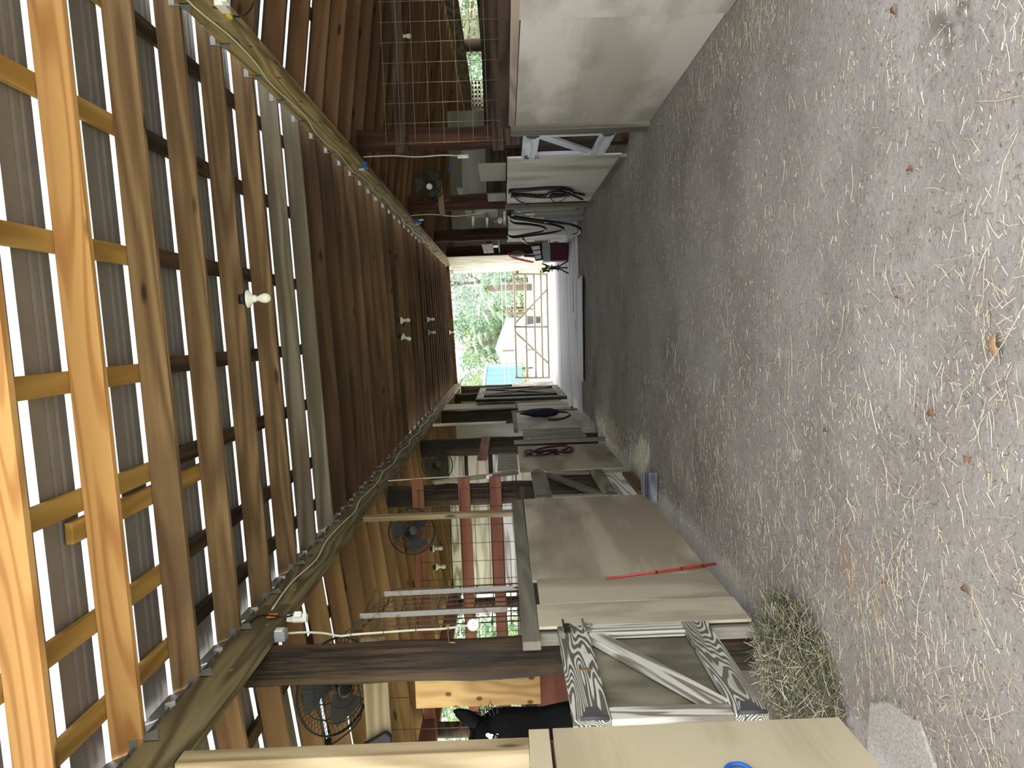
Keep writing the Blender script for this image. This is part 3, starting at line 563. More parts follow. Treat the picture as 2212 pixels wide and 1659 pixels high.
# ------------------------------------------------------------------ the black horse
def horse():
    mb = MB()
    def oval(c, t, h, w, up, seg=16):
        t = V(t).normalized(); u = V(up); u = (u - t * u.dot(t)).normalized(); s = t.cross(u)
        return [V(c) + u * (h * math.sin(2 * math.pi * k / seg)) + s * (w * math.cos(2 * math.pi * k / seg)) for k in range(seg)]
    def loft(rings):
        seg = len(rings[0]); vs = [v for r in rings for v in r]; fs = []
        for i in range(len(rings) - 1):
            for k in range(seg): fs.append((i * seg + k, i * seg + (k + 1) % seg, (i + 1) * seg + (k + 1) % seg, (i + 1) * seg + k))
        fs += [tuple(range(seg)), tuple((len(rings) - 1) * seg + k for k in range(seg))]
        mb.add(vs, fs, 0, True)
    Yh = 3.80
    P = lambda px, py: aY(px, py, Yh)
    # head: pairs (face line, jaw line) in the photo, and the half width
    prs = [((1018, 1552), (1010, 1640), .065), ((1042, 1543), (1045, 1668), .085), ((1075, 1529), (1085, 1672), .10), ((1105, 1524), (1120, 1650), .098), ((1135, 1527), (1160, 1618), .078),
           ((1165, 1529), (1195, 1596), .062), ((1195, 1522), (1225, 1590), .056), ((1222, 1516), (1252, 1588), .058), ((1250, 1520), (1272, 1580), .05), ((1268, 1534), (1280, 1568), .03)]
    rings = []
    for i, (a, b, w) in enumerate(prs):
        A, B = P(*a), P(*b); j = min(i + 1, len(prs) - 1); k = max(i - 1, 0)
        t = (P(*prs[j][0]) + P(*prs[j][1]) - P(*prs[k][0]) - P(*prs[k][1]))
        rings.append(oval((A + B) / 2, t, (A - B).length / 2, w, A - B))
    loft(rings)
    pol = P(1060, 1625)
    neck = [(pol, .14, .085, (-.7, 0, .2)), (V((-2.40, 3.76, 1.40)), .19, .10, (-1, 0, .05)), (V((-2.68, 3.72, 1.30)), .25, .14, (-1, 0, -.2)), (V((-2.95, 3.7, 1.18)), .31, .20, (-1, 0, -.2)),
            (V((-3.25, 3.7, 1.10)), .33, .26, (-1, 0, 0)), (V((-3.6, 3.7, 1.08)), .32, .29, (-1, 0, 0)), (V((-3.95, 3.7, 1.12)), .31, .28, (-1, 0, 0)), (V((-4.2, 3.7, 1.12)), .25, .22, (-1, 0, -.2)), (V((-4.33, 3.7, 1.1)), .12, .12, (-1, 0, -.2))]
    loft([oval(c, t, h, w, (0, 0, 1) if i else (.6, 0, 1)) for i, (c, h, w, t) in enumerate(neck)])
    for sx, pts in ((-1, [(-3.02, 0, 1.0, .12), (-3.0, 0, .75, .085), (-2.99, 0, .52, .06), (-3.0, 0, .47, .062), (-3.0, 0, .25, .04), (-2.99, 0, .15, .045), (-2.96, 0, .05, .06), (-2.95, 0, .0, .065)]),
                    (-1, [(-4.02, 0, 1.02, .18), (-4.0, 0, .82, .13), (-4.1, 0, .62, .075), (-4.17, 0, .50, .062), (-4.13, 0, .30, .042), (-4.1, 0, .15, .045), (-4.06, 0, .05, .06), (-4.05, 0, .0, .065)])):
        for dy in (-.14, .14): mb.tube([(x, 3.7 + dy, z) for x, _, z, r in pts], [p[3] for p in pts], 10)
    def ear(tip, b0, b1, dy):
        P_ = lambda q: aY(q[0], q[1], Yh + dy) - V((0, dy, 0))
        T, A, B = P_(tip), P_(b0), P_(b1); c = (A + B) / 2; rr = []
        for q, wd in ((-.15, 1.0), (.15, 1.05), (.4, 1.0), (.65, .75), (.85, .42), (1.0, .1)):
            cc = c.lerp(T, q) + V((0, dy, 0)); rr.append(oval(cc, T - c, (A - B).length / 2 * wd, .03 * wd, A - B, 16))
        loft(rr)
    ear((975, 1531), (1036, 1545), (1016, 1570), -.06); ear((977, 1535), (1038, 1548), (1018, 1572), .07)
    o = mb.build('horse', 'hide', frame=Matrix.Translation((-3.3, 3.7, 0)))
    r = o.modifiers.new('skin', 'REMESH'); r.mode = 'VOXEL'; r.voxel_size = .011; r.use_smooth_shade = True
    s = o.modifiers.new('soft', 'SMOOTH'); s.iterations = 5; s.factor = .5
    tag(o, 'black horse looking over the weathered stall door, head hanging down', 'horse')
    e = P(1072, 1574); mb = MB(); mb.sphere((e.x, Yh - .088, e.z), .021); mb.build('eye', 'bulb' and plain('dark_eye', (.01, .008, .006), .08, spec=.8), o)
    w = P(1062, 1572); mb = MB(); [mb.sphere((w.x + a, Yh - .088, w.z + b), c, sc=(1, .4, 1)) for a, b, c in ((0, 0, .016), (.01, .016, .012), (-.004, -.02, .013), (.008, -.03, .008))]; mb.build('white_mark', 'paper', o)
    n = P(1238, 1530); mb = MB(); mb.sphere((n.x, Yh - .05, n.z), .016, sc=(1, .5, 1.4)); mb.build('nostril', 'black', o)
    mb = MB()
    for k in range(26):
        a = P(1028 + k * 2.0, 1550 - k * .7); b = a + V((rng.uniform(.01, .05), rng.uniform(-.04, .04), rng.uniform(-.02, .03)))
        mb.tube([a + V((0, rng.uniform(-.05, .05), 0)), (a + b) / 2 + V((.012, 0, .01)), b], [.003, .002, .0008], 4)
    mb.build('forelock', 'strap', o)
    t = MB(); t.tube([(-4.33, 3.7, 1.2), (-4.40, 3.7, 1.0), (-4.41, 3.7, .7), (-4.40, 3.7, .35)], [.04, .06, .06, .02], 10); t.build('tail', 'strap', o)
    mb = MB()
    for k in range(40):
        q = k / 39; c = V((-2.28, 3.76, 1.52)).lerp(V((-2.85, 3.72, 1.50)), q); mb.tube([c, c + V((0, -.06, .0)), c + V((0, -.12, -.18 - .05 * rng.random()))], [.012, .012, .004], 5)
    mb.build('mane', 'strap', o)
    return o
horse()

# ------------------------------------------------------------------ fans
def fan(c, n, r, label, extra=None, bladeang=.3, hubmat='whitep'):
    c, n = V(c), V(n).normalized(); root = thing('wall_fan', label, 'fan', c)
    u = n.cross(V((0, 0, 1))); u = u.normalized() if u.length > .1 else V((1, 0, 0)); v = n.cross(u)
    P = lambda a, rad, h: c + (u * math.cos(a) + v * math.sin(a)) * rad + n * h
    mb = MB()
    for rad, h in ((r, 0), (r, -.012), (r * .72, .05), (r * .42, .075), (r * .72, -.07), (r * .42, -.09)): mb.tube([P(2 * math.pi * k / 40, rad, h) for k in range(40)], .0035 if rad < r else .006, 6, closed=True)
    for k in range(54):
        a = 2 * math.pi * k / 54
        mb.tube([P(a, r * .16, .085), P(a + .12, r * .42, .075), P(a + .2, r * .72, .05), P(a + .22, r, 0)], .0017, 4)
        mb.tube([P(a, r * .2, -.10), P(a, r * .42, -.09), P(a, r * .72, -.07), P(a, r, -.012)], .0017, 4)
    mb.build('guard', 'black', root)
    for k in range(3):
        mb = MB(); a0 = bladeang + k * 2.094; vs = []
        for i in range(7):
            q = i / 6; rad = r * (.2 + .7 * q); wd = .25 + .32 * math.sin(q * 2.6)
            for s in (-1, 1): vs.append(P(a0 + s * wd + .25 * q, rad, -.02 + s * .022 * (1 - .4 * q)))
        nn = len(vs); vs += [p - n * .003 for p in vs]; fs = []
        for i in range(6): fs += [(2 * i, 2 * i + 1, 2 * i + 3, 2 * i + 2), (nn + 2 * i, nn + 2 * i + 2, nn + 2 * i + 3, nn + 2 * i + 1)]
        mb.add(vs, fs, 0, True); mb.build('blade', 'dgrey', root)
    mb = MB(); mb.lathe(c - n * .16, n, [(.001, 0), (.055, .005), (.06, .08), (.03, .12), (.03, .16)], 16); mb.build('motor', 'black', root)
    mb = MB(); mb.lathe(c + n * .075, n, [(r * .2, 0), (r * .2, .012), (r * .12, .018), (.001, .019)], 20); mb.build('hub_badge', hubmat, root)
    return root
f1 = fan((-2.31, 4.86, 2.56), (.10, -.60, -.79), .305, 'black round fan behind the big dark post above the horse', hubmat='black')
mb = MB(); mb.bar((-2.27, 4.80, 2.485), (-2.21, 4.81, 2.48), .035, .012); mb.build('yellow_sticker', 'yellow', f1)
mb = MB(); mb.prism([(-2.68, 4.46, 2.36), (-2.50, 4.46, 2.36), (-2.40, 4.46, 2.18), (-2.43, 4.46, 2.14), (-2.68, 4.46, 2.15)], (0, -.035, 0)); tag(mb.build('fan_bracket', 'black', bevel=.008), 'black triangular bracket bolted to the pine rail above the horse', 'bracket')
fan((-2.10, 7.85, 2.42), (.35, -.85, -.3), .24, 'dark round fan behind the pale knotty stud', hubmat='dgrey')
fan((-2.08, 11.55, 2.48), (.3, -.8, -.3), .24, 'dark round fan by the post above the red halter', hubmat='dgrey')
f4 = fan((2.24, 12.30, 2.49), (-.45, -.85, -.1), .25, 'dusty round fan with a white hub badge, across the aisle from the horse')
mb = MB(); mb.bar((2.24, 12.45, 2.47), (2.05, 12.62, 2.36), .03, .02); mb.bar((2.05, 12.58, 2.2), (1.98, 12.60, 2.42), .03, .02); mb.build('wall_bracket', 'dgrey', f4)
o = board('bracket_board', (2.35, 12.58, 2.36), (1.80, 12.58, 2.32), .09, .04, 'stud'); tag(o, 'wooden bracket board on the post below the dusty fan', 'board')

# ------------------------------------------------------------------ light sockets with bulbs
def lamp(c, label, tilt=(0, 0, -1), s=1.0, base='porc'):
    c = V(c); d = V(tilt).normalized(); root = thing('bulb_socket', label, 'light', c, 'porcelain bulb sockets')
    mb = MB(); mb.lathe(c - d * .01, d, [(.04, -.035), (.045, .0)], 16); mb.build('junction_box', 'black', root)
    mb = MB(); mb.lathe(c, d, [(.056 * s, 0), (.058 * s, .008), (.05 * s, .02), (.026 * s, .034), (.022 * s, .055), (.021 * s, .062)], 22); mb.build('socket', base, root)
    mb = MB(); mb.lathe(c + d * .06, d, [(.013, 0), (.016, .012), (.027, .032), (.0315, .052), (.029, .07), (.018, .085), (.001, .09)], 20); mb.build('bulb', 'bulb', root)
    return root
def lamp_at(px, py, Y, label, zf=zA, dz=-.012, **k):
    p = aY(px, py, Y); lamp((p.x, Y, zf(p.x) + dz), label, **k)
lamp_at(560, 645, 4.96, 'bulb socket under a tan rafter near the camera', tilt=(.02, .1, -1))
lamp_at(875, 692, 12.16, 'bulb socket under the brown rafters, beside the tilted one')
lamp_at(872, 727, 12.16, 'tilted bulb socket under the brown rafters', tilt=(-.35, 0, -1))
lamp_at(932, 690, 16.36, 'small bulb socket farther along the rafters, farther from the camera than the tilted one')
lamp_at(940, 718, 16.36, 'small grey bulb socket beside another far along the rafters', base='grey')
lamp_at(972, 718, 22.36, 'tiny bulb socket by the header of the far opening')
lamp_at(940, 1185, 11.61, 'bulb socket seen through the wire mesh of the red rails, nearer the pale stud', zL)
lamp_at(935, 1225, 11.61, 'bulb socket seen through the wire mesh of the red rails, nearer the hay grille', zL)
lamp_at(880, 78, 10.41, 'round white bulb socket seen through the tarnished wire mesh', zR)

# ------------------------------------------------------------------ hay grille between the big post and the narrow plywood
root = thing('wire_grille', 'bent wire grille with two rusty bars beside the big dark post', 'grille', (-1.77, 4.8, 1.33))
mb = MB()
ys = [4.46 + .083 * k for k in range(9)]
for k, y in enumerate(ys):
    top = 2.36 - .02 * k; mb.tube([(-1.76, y, 1.33), (-1.77, y, top), (-1.79, y + .0, top + .03), (-1.86, y, top + .035)], .0045, 6)
for j in range(9):
    z = 1.40 + .115 * j; mb.tube([(-1.768, 4.44, z), (-1.768, 5.14, z), (-1.80, 5.16, z)], .0045, 6)
mb.tube([(-1.86, 4.44, 2.40), (-1.86, 5.16, 2.22)], .0036, 6)
mb.build('wire_grid', 'wire', root)
for y, z0, z1 in ((4.62, 1.42, 2.33), (5.0, 1.38, 2.24)):
    mb = MB(); mb.bar((-1.748, y, z0), (-1.752, y - .01, z1), .031, .006, (.94, .34, 0)); mb.build('flat_bar', 'rust', root)

# ------------------------------------------------------------------ wiring
def cable(pts, r, mat, label, cat='cable', name='cable', ties_at=()):
    # smooth through points
    pts = [V(p) for p in pts]; out = []
    for i in range(len(pts) - 1):
        p0, p1, p2, p3 = pts[max(i - 1, 0)], pts[i], pts[i + 1], pts[min(i + 2, len(pts) - 1)]
        for k in range(5):
            t = k / 5; out.append(.5 * ((2 * p1) + (p2 - p0) * t + (2 * p0 - 5 * p1 + 4 * p2 - p3) * t * t + (3 * p1 - p0 - 3 * p2 + p3) * t ** 3))
    out.append(pts[-1])
    mb = MB(); mb.tube(out, r, 6); o = mb.build(name, mat); tag(o, label, cat)
    for q in ties_at:
        p = V(q); mb = MB(); mb.tube([p + V((0, .012 * math.cos(a), .004)) + V((.012 * math.sin(a), 0, 0)) for a in [k * .785 for k in range(8)]], .002, 5, closed=True); mb.build('cable_tie', 'black', o)
    return o
bx = XR - .006
cable([(bx, 3.9 + .45 * k, RB - .085 + .022 * math.sin(k * 1.9) - .02 * math.sin(k * .5)) for k in range(32)], .006, 'cable', 'white cable stapled along the tan beam')
cable([(XL + .006, 4.62 + .5 * k, LB - .1 + .025 * math.sin(k * 2.3)) for k in range(24)], .006, 'cable', 'white cable stapled along the olive beam')
cx = XL - .085
z = lambda px, py: aX(px, py, cx + .01)
cable([z(622, 1368), z(660, 1366), z(700, 1368), z(735, 1374), z(760, 1371), z(830, 1366), z(900, 1361), z(960, 1358), z(1012, 1351)], .007, 'cable', 'white cable tied along the hay grille to the round sensor', ties_at=[z(q, y) for q, y in ((760, 1371), (830, 1366), (900, 1361))])
cable([aX(785, 339, 1.90), aX(850, 336, 1.9), aX(900, 339, 1.9), aX(960, 335, 1.9), aX(1000, 338, 1.9)], .008, 'cable', 'white cable down the post beside the white door', 'cable')
cable([aX(885, 466, 1.88), aX(930, 463, 1.88), aX(980, 467, 1.88), aX(1020, 463, 1.88), aX(1044, 458, 1.88)], .008, 'cable', 'white cable down the post with the fan')
cable([aX(820, 1040, -1.72), aX(880, 1036, -1.72), aX(960, 1031, -1.72), aX(1050, 1028, -1.72)], .008, 'cable', 'white cable down the post to the white socket')
c = aX(1022, 1350, XL - .02); root = thing('sensor', 'round white sensor at the end of the white cable', 'sensor', c)
nrm = (V((0, 0, EYE)) - c).normalized()
mb = MB(); mb.lathe(c - nrm * .01, nrm, [(.034, 0), (.035, .016), (.030, .022), (.014, .024)], 24); mb.build('disc', 'whitep', root)
mb = MB(); mb.lathe(c + nrm * .012, nrm, [(.012, 0), (.011, .006), (.001, .008)], 14); mb.build('button', 'cable', root)
def boxy(name, c, s, mat, label, cat, yaw=0, parts=()):
    c = V(c); h = V(s) / 2; fm = Matrix.Translation(c) @ Matrix.Rotation(yaw, 4, 'Z'); mb = MB(); mb.box(-h, h); mb.v = [fm @ v for v in mb.v]; o = mb.build(name, mat, frame=fm, bevel=.004); tag(o, label, cat)
    for nm, lo, hi, mt in parts:
        mb = MB(); mb.box(lo, hi); mb.v = [fm @ v for v in mb.v]; mb.build(nm, mt, o)
    return o
boxy('junction_box', aX(600, 1372, XL - .05), (.06, .07, .10), 'grey', 'grey outlet box under the olive beam by the big post', 'outlet box', parts=(('socket_face', (.03, -.025, -.035), (.036, .025, .035), 'whitep'),))
boxy('charger', aX(648, 1335, XL - .02), (.05, .05, .09), 'whitep', 'white plugs hanging below the olive beam by the grey box', 'plug', .5, (('plug_head', (-.02, -.02, .045), (.02, .02, .075), 'paper'), ('side_plug', (.0, -.06, -.02), (.03, -.025, .02), 'whitep')))
boxy('tag', aX(588, 1330, XL + .01), (.01, .06, .055), 'orange', 'orange tag on the cord along the olive beam', 'tag')
cable([aX(540, 1345, XL + .01), aX(560, 1330, XL + .012), aX(588, 1330, XL + .02), aX(620, 1332, XL + .012), aX(640, 1325, XL)], .006, 'black', 'black cord through the orange tag', 'cord')
cable([(-1.86, 4.5, 2.83), (-2.0, 4.6, 2.72), (-2.06, 4.72, 2.5), (-2.24, 4.9, 2.45), (-2.5, 4.8, 2.4), (-2.6, 4.6, 2.6)], .006, 'black', 'black fan cord hanging behind the big post', 'cord')
for (px, py), lab in (((783, 358), 'white door post'), ((902, 479), 'fan post'), ((942, 540), 'hose corner'), ):
    b = aX(px, py, XR + .03); boxy('outlet_box', b, (.07, .09, .11), 'blue', f'blue outlet box under the tan beam by the {lab}', 'outlet box', parts=(('plug', (-.05, -.03, -.02), (-.03, .03, .04), 'whitep'),))
boxy('socket', aX(1000, 338, 1.88), (.03, .05, .12), 'whitep', 'white plug end of the cable by the white door', 'plug')
boxy('socket', aX(1057, 1030, -1.70), (.03, .10, .07), 'whitep', 'white socket box on the dark post by the grey door', 'socket')
boxy('switch_plate', aX(910, 475, 1.84), (.02, .09, .07), 'whitep', 'white switch plate under the tan beam by the fan post', 'switch')
boxy('blue_clip', aY(972, 366, 17), (.1, .02, .08), 'blue', 'small blue clip on the dusky wall behind the white door', 'clip')
p = aX(495, 32, XR - .04); boxy('plug_cluster', aX(480, 8, XR - .03), (.06, .12, .05), 'whitep', 'white plug cluster on the tan beam at the picture edge', 'plug', parts=(('cap', (-.02, -.08, -.05), (.02, -.02, -.02), 'paper'),)); boxy('tape', p, (.03, .05, .025), 'yellow', 'yellow taped plug on the tan beam', 'plug')
cable([aX(495, 32, XR - .03), aX(520, 36, XR - .02), aX(540, 22, XR), aX(548, 4, XR + .02)], .006, 'black', 'black cord from the yellow plug', 'cord')
# hook and eye on the big post
h0 = aX(968, 1352, -1.72); root = thing('hook', 'brass eye hook on the big dark post', 'hook', h0)
mb = MB(); mb.tube([h0 + V((0, .014 * math.cos(a * .785), .014 * math.sin(a * .785))) for a in range(8)], .003, 6, closed=True); mb.build('eye', 'brass', root)
mb = MB(); q = aX(968, 1372, -1.75); mb.tube([h0, q, aX(970, 1388, -1.765), aX(985, 1388, -1.765)], .0035, 6); mb.build('hook_rod', 'brass', root)

# ------------------------------------------------------------------ tack on the fronts
def strap(mb, pts, w=.011, mi=0, flat=.9): 
    pts = [V(p) for p in pts]; out = []
    for i in range(len(pts) - 1):
        p0, p1, p2, p3 = pts[max(i - 1, 0)], pts[i], pts[i + 1], pts[min(i + 2, len(pts) - 1)]
        for k in range(4):
            t = k / 4; out.append(.5 * ((2 * p1) + (p2 - p0) * t + (2 * p0 - 5 * p1 + 4 * p2 - p3) * t * t + (3 * p1 - p0 - 3 * p2 + p3) * t ** 3))
    out.append(pts[-1]); mb.tube(out, w, 8, mi=mi, flat=flat, ref=(0, 1, .2))
# black bridle
X1 = XR - .035
B = lambda px, py, d=0: aX(px, py, X1 - d)
root = thing('bridle', 'black leather bridle and girth hanging on the stained pale plywood', 'bridle', B(1102, 410))
mb = MB()
strap(mb, [B(1103, 412), B(1140, 410), B(1180, 407), B(1215, 407), B(1232, 411), B(1236, 416), B(1228, 421), B(1200, 421), B(1165, 423), B(1130, 421), B(1104, 419), B(1103, 412)], .027)
strap(mb, [B(1104, 424, .01), B(1130, 422, .01), B(1168, 425, .01), B(1200, 424, .01), B(1230, 420, .01)], .025)
mb.build('girth', 'strap', root)
mb = MB()
strap(mb, [B(1182, 424, .02), B(1190, 416, .02), B(1210, 413, .02), B(1228, 418, .02), B(1245, 425, .02), B(1258, 431, .02)], .018)
strap(mb, [B(1186, 424, .015), B(1194, 434, .015), B(1204, 437, .015), B(1218, 431, .015), B(1229, 420, .015)], .008)
strap(mb, [B(1232, 416, .01), B(1250, 418), B(1262, 421)], .017); mb.build('reins', 'strap', root)
mb = MB(); strap(mb, [B(1110, 423, .01), B(1116, 431, .01), B(1128, 438, .01), B(1139, 443, .01)], .012); mb.build('loose_strap', 'strap', root)
mb = MB()
for k in range(9): mb.sphere(B(1125 + k * 9, 421 + (k % 2) * 2, .02), .022, sc=(.5, 1, 1.2), seg=8, rings=5)
mb.build('buckle', 'black', root)
mb = MB(); mb.tube([B(1101, 414), B(1101, 414) + V((.05, 0, .0))], .008, 6); mb.build('peg', 'dgrey', root)
# red halter
X2 = XL + .04
H = lambda px, py, d=0: aX(px, py, X2 + d)
root = thing('halter', 'dark halter with a maroon strap and brass buckles hanging on plywood', 'halter', H(1132, 976))
mb = MB(); strap(mb, [H(1152, 976, .01), H(1172, 968, .01), H(1200, 964, .01), H(1224, 963, .01), H(1222, 971, .01), H(1205, 973), H(1226, 977), H(1236, 972), H(1234, 967), H(1222, 967)], .017); mb.build('maroon_strap', 'maroon', root)
mb = MB(); strap(mb, [H(1133, 972), H(1134, 982), H(1150, 980), H(1134, 974), H(1152, 974), H(1152, 981), H(1180, 981), H(1200, 976), H(1206, 980), H(1196, 981)], .016); strap(mb, [H(1150, 980, .02), H(1180, 974, .02), H(1205, 972, .02)], .02); mb.build('head_strap', 'strap', root)
for px, py in ((1155, 981), (1178, 978), (1209, 973), (1142, 976)):
    c = H(px, py, .025); mb = MB(); mb.tube([c + V((0, .03 * math.cos(a * .785), .02 * math.sin(a * .785))) for a in range(8)], .006, 6, closed=True); mb.build('buckle', 'brass', root)
mb = MB(); mb.tube([H(1124, 983), H(1136, 983)], .006, 6); mb.tube([H(1133, 972), H(1133, 972) + V((-.05, 0, 0))], .008, 6); mb.build('hook', 'galv', root)
# navy blanket bundle
X3 = XL + .05
N = lambda px, py, d=0: aX(px, py, X3 + d)
root = thing('blanket_bundle', 'navy blanket bundle with a dark lead rope loop on pale plywood', 'blanket', N(1125, 902))
mb = MB(); pts = [(1125, 902, .02), (1136, 900, .10), (1150, 899, .17), (1165, 898, .20), (1178, 898, .2), (1186, 899, .17), (1190, 900, .06)]
mb.tube([N(a, b) + V((.06, 0, 0)) for a, b, r in pts], [r * 1.3 for a, b, r in pts], 14, flat=.32, ref=(0, 1, 0)); 
for v in mb.v: v += V((.012, .018, .014)) * mnoise.noise(v * 9)
mb.build('blanket', 'navy', root)
mb = MB(); strap(mb, [N(1184, 907, .03), N(1205, 906, .03), N(1222, 902, .03), N(1231, 896, .03), N(1226, 891, .03), N(1212, 890, .03), N(1195, 891, .04)], .018, flat=1); mb.build('lead_rope', 'maroon', root)
mb = MB(); strap(mb, [N(1178, 893, .05), N(1188, 886, .05), N(1196, 892, .05), N(1186, 896, .05)], .01); mb.build('strap', 'strap', root)
# red stick, blue rope
p0, p1 = aZ(1546, 1218, .0), aX(1310, 1250, XL + .03)
mb = MB(); d = (p1 - p0); mb.tube([p0, p0 + d * .35, p0 + d * .36, p1], [.0085, .0085, .0075, .0055], 8); o = mb.build('stick', 'redp', frame=fr(p0, p1)); tag(o, 'thin red stick leaning on the wide tan plywood', 'stick')
for q in (.12, .32, .55):
    mb = MB(); mb.tube([p0 + d * q, p0 + d * (q + .012)], .0105, 8); mb.build('band', 'black', o)
mb = MB(); c = aX(1602, 1676, XL + .022); mb.tube([c + V((.004 * math.sin(a * .3), .075 * math.cos(a * .2618), .055 * math.sin(a * .2618))) for a in range(24)], .009, 8, closed=True)
mb.tube([c + V((0, -.05, -.04)), c + V((0, -.10, -.2)), c + V((.01, -.14, -.35))], .009, 8); o = mb.build('rope_loop', 'bluerope'); tag(o, 'blue rope loop hanging on the tan plywood nearest the camera', 'rope')

# ------------------------------------------------------------------ hose and tack corner across from the horse
Q = lambda px, py, X=1.74: aX(px, py, X)
def hose(pts, label, r=.022):
    mb = MB(); strap(mb, pts, r, flat=1); return tag(mb.build('hose', 'strap'), label, 'hose')
hose([Q(1102, 463), Q(1100, 475), Q(1112, 482), Q(1140, 484), Q(1165, 488), Q(1179, 494), Q(1172, 500), Q(1140, 506), Q(1110, 511), Q(1096, 508)], 'black hose, shortest of the three hanging loops')
hose([Q(1098, 463, 1.71), Q(1104, 470, 1.71), Q(1140, 476, 1.71), Q(1190, 484, 1.71), Q(1217, 493, 1.71), Q(1205, 500, 1.71), Q(1160, 507, 1.71), Q(1110, 513, 1.71), Q(1094, 506, 1.71)], 'black hose, middle of the three hanging loops')
hose([Q(1110, 468, 1.68), Q(1150, 474, 1.68), Q(1200, 480, 1.68), Q(1240, 487, 1.56), Q(1254, 496, 1.50), Q(1250, 504, 1.50), Q(1238, 508, 1.52), Q(1232, 518, 1.55), Q(1222, 527, 1.58), Q(1180, 530, 1.66), Q(1140, 526, 1.7), Q(1130, 515, 1.7)], 'black hose, longest of the three hanging loops, end near the floor')
mb = MB(); mb.tube([Q(1100, 466), Q(1100, 466) + V((.5, 0, .02))], .02, 10); o = mb.build('hose_peg', 'dgrey'); tag(o, 'dark peg holding the black hoses', 'peg')
mb = MB(); mb.tube([aX(1262, 470, 1.76), aX(1175, 474, 1.76)], .06, 14)
o = mb.build('downpipe', 'grey', bevel=.004); tag(o, 'grey pipe standing by the slatted door at the hose corner', 'pipe')
for q in (.3, .6): 
    mb = MB(); a, b = aX(1262, 470, 1.76), aX(1175, 474, 1.76); mb.tube([a.lerp(b, q), a.lerp(b, q + .03)], .066, 14); mb.build('pipe_band', 'galv', o)
boxy('outlet_box', aX(1145, 461, 1.77), (.04, .14, .14), 'beige', 'pale square box with a tap on the slatted grey door', 'box', parts=(('tap', (-.06, -.03, -.05), (-.02, .03, .0), 'galv'),))
p = aY(1170, 551, 15.75)
cb = boxy('cabinet', (1.45, 15.95, .29), (.36, .36, .50), 'maroon', 'maroon cabinet with a grey cloth top on the floor by the hoses', 'cabinet', parts=(('cloth', (-.19, -.19, .12), (.19, .19, .26), 'grey'), ('door', (-.16, -.186, -.22), (.16, -.18, .11), 'maroon')))
mb = MB(); mb.prism([(1.30, 15.9, .56), (1.62, 15.9, .60), (1.62, 16.1, .80), (1.30, 16.1, .70)], (0, .03, -.02)); o = mb.build('tray', 'black', bevel=.005); tag(o, 'black tray with white squares tilted on the maroon cabinet', 'tray')
for k in range(3):
    mb = MB(); x = 1.33 + k * .095; mb.prism([(x, 15.895, .585 + .012 * k), (x + .075, 15.895, .59 + .012 * k), (x + .075, 16.06, .71 + .03 * k), (x, 16.06, .69 + .03 * k)], (0, -.004, .004)); mb.build('white_square', 'paper', o)
# branching root stand
root = thing('root_stand', 'dark branching metal stand with small green leaves by the maroon cabinet', 'stand', (1.13, 15.85, .03))
mb = MB()
for sx, sy in ((-.10, -.05), (.10, -.05), (.0, .12)): mb.tube([(1.13 + sx * 1.3, 15.85 + sy * 1.3, .045), (1.13 + sx, 15.85 + sy, .10), (1.13 + sx * .3, 15.85 + sy * .3, .22), (1.13 + sx * .2, 15.85 + sy * .2, .40), (1.13 + sx * .9, 15.85 + sy, .58)], .014, 8)
for z_ in (.25, .38, .5): mb.tube([(1.13 + .07 * math.cos(a * .785), 15.85 + .07 * math.sin(a * .785), z_) for a in range(8)], .01, 6, closed=True)
mb.build('frame', 'black', root)
mb = MB()
for k in range(14): mb.sphere((1.13 + rng.uniform(-.08, .04), 15.82 + rng.uniform(-.05, .05), rng.uniform(.42, .56)), .022, sc=(1, .5, 1.3), seg=7, rings=5)
mb.build('leaves', 'leafy', root)
# hanging things on the pale far wall
fx = lambda px, py: aX(px, py, 1.66)
mb = MB(); strap(mb, [fx(1100, 548), fx(1108, 556), fx(1130, 562), fx(1150, 566)], .05, flat=.6); o = mb.build('rope_bundle', 'redrope'); tag(o, 'red rope bundle hanging by the far pale wall', 'rope')
mb = MB(); strap(mb, [fx(1135, 552), fx(1150, 553), fx(1168, 554)], .06, flat=.6); o = mb.build('rope_bundle', 'rope'); tag(o, 'purple rope bundle hanging beside the red rope', 'rope')
mb = MB(); c = fx(1118, 548); mb.sphere(c, .22, sc=(.35, 1.0, .75)); o = mb.build('bag', 'brownb'); tag(o, 'brown leather bag hanging above the ropes', 'bag')
g = lambda px, py: aX(px, py, 1.72)
mb = MB(); c0, c1 = aX(1003, 569, 1.79), aX(1018, 569, 1.79); mb.tube([c0, c0.lerp(c1, .5) + V((-.02, .12, 0)), c1], [.02, .06, .02], 8, flat=.4, ref=(0, 1, 0)); o = mb.build('horseshoe', 'strap'); tag(o, 'dark curved strap hung on the pale far wall', 'strap')
boxy('notice', aX(1060, 566, 1.765), (.012, .9, .26), 'paper', 'white notice sheets on the pale far wall', 'notice', yaw=.09)
for (px, py, yy, w, h, mt, lab) in ((1110, 519, 1.9, .5, .30, 'paper', 'white paper sheet pinned at the hose corner, upper one'), (1140, 519, 1.9, .5, .30, 'paper', 'white paper sheet pinned at the hose corner, lower one'), (1210, 517, 1.9, .4, .3, 'paper', 'pale sheet standing low behind the hoses')):
    boxy('sheet' if mt == 'paper' else 'box', aX(px, py, yy), (.015 if mt == 'paper' else .2, w, h), mt, lab, 'paper' if mt == 'paper' else 'box')
o = board('shelf', (2.02, 17.6, 1.46), (2.02, 20.6, 1.46), .03, .22, 'dark'); tag(o, 'dark shelf board at the hose corner', 'shelf')
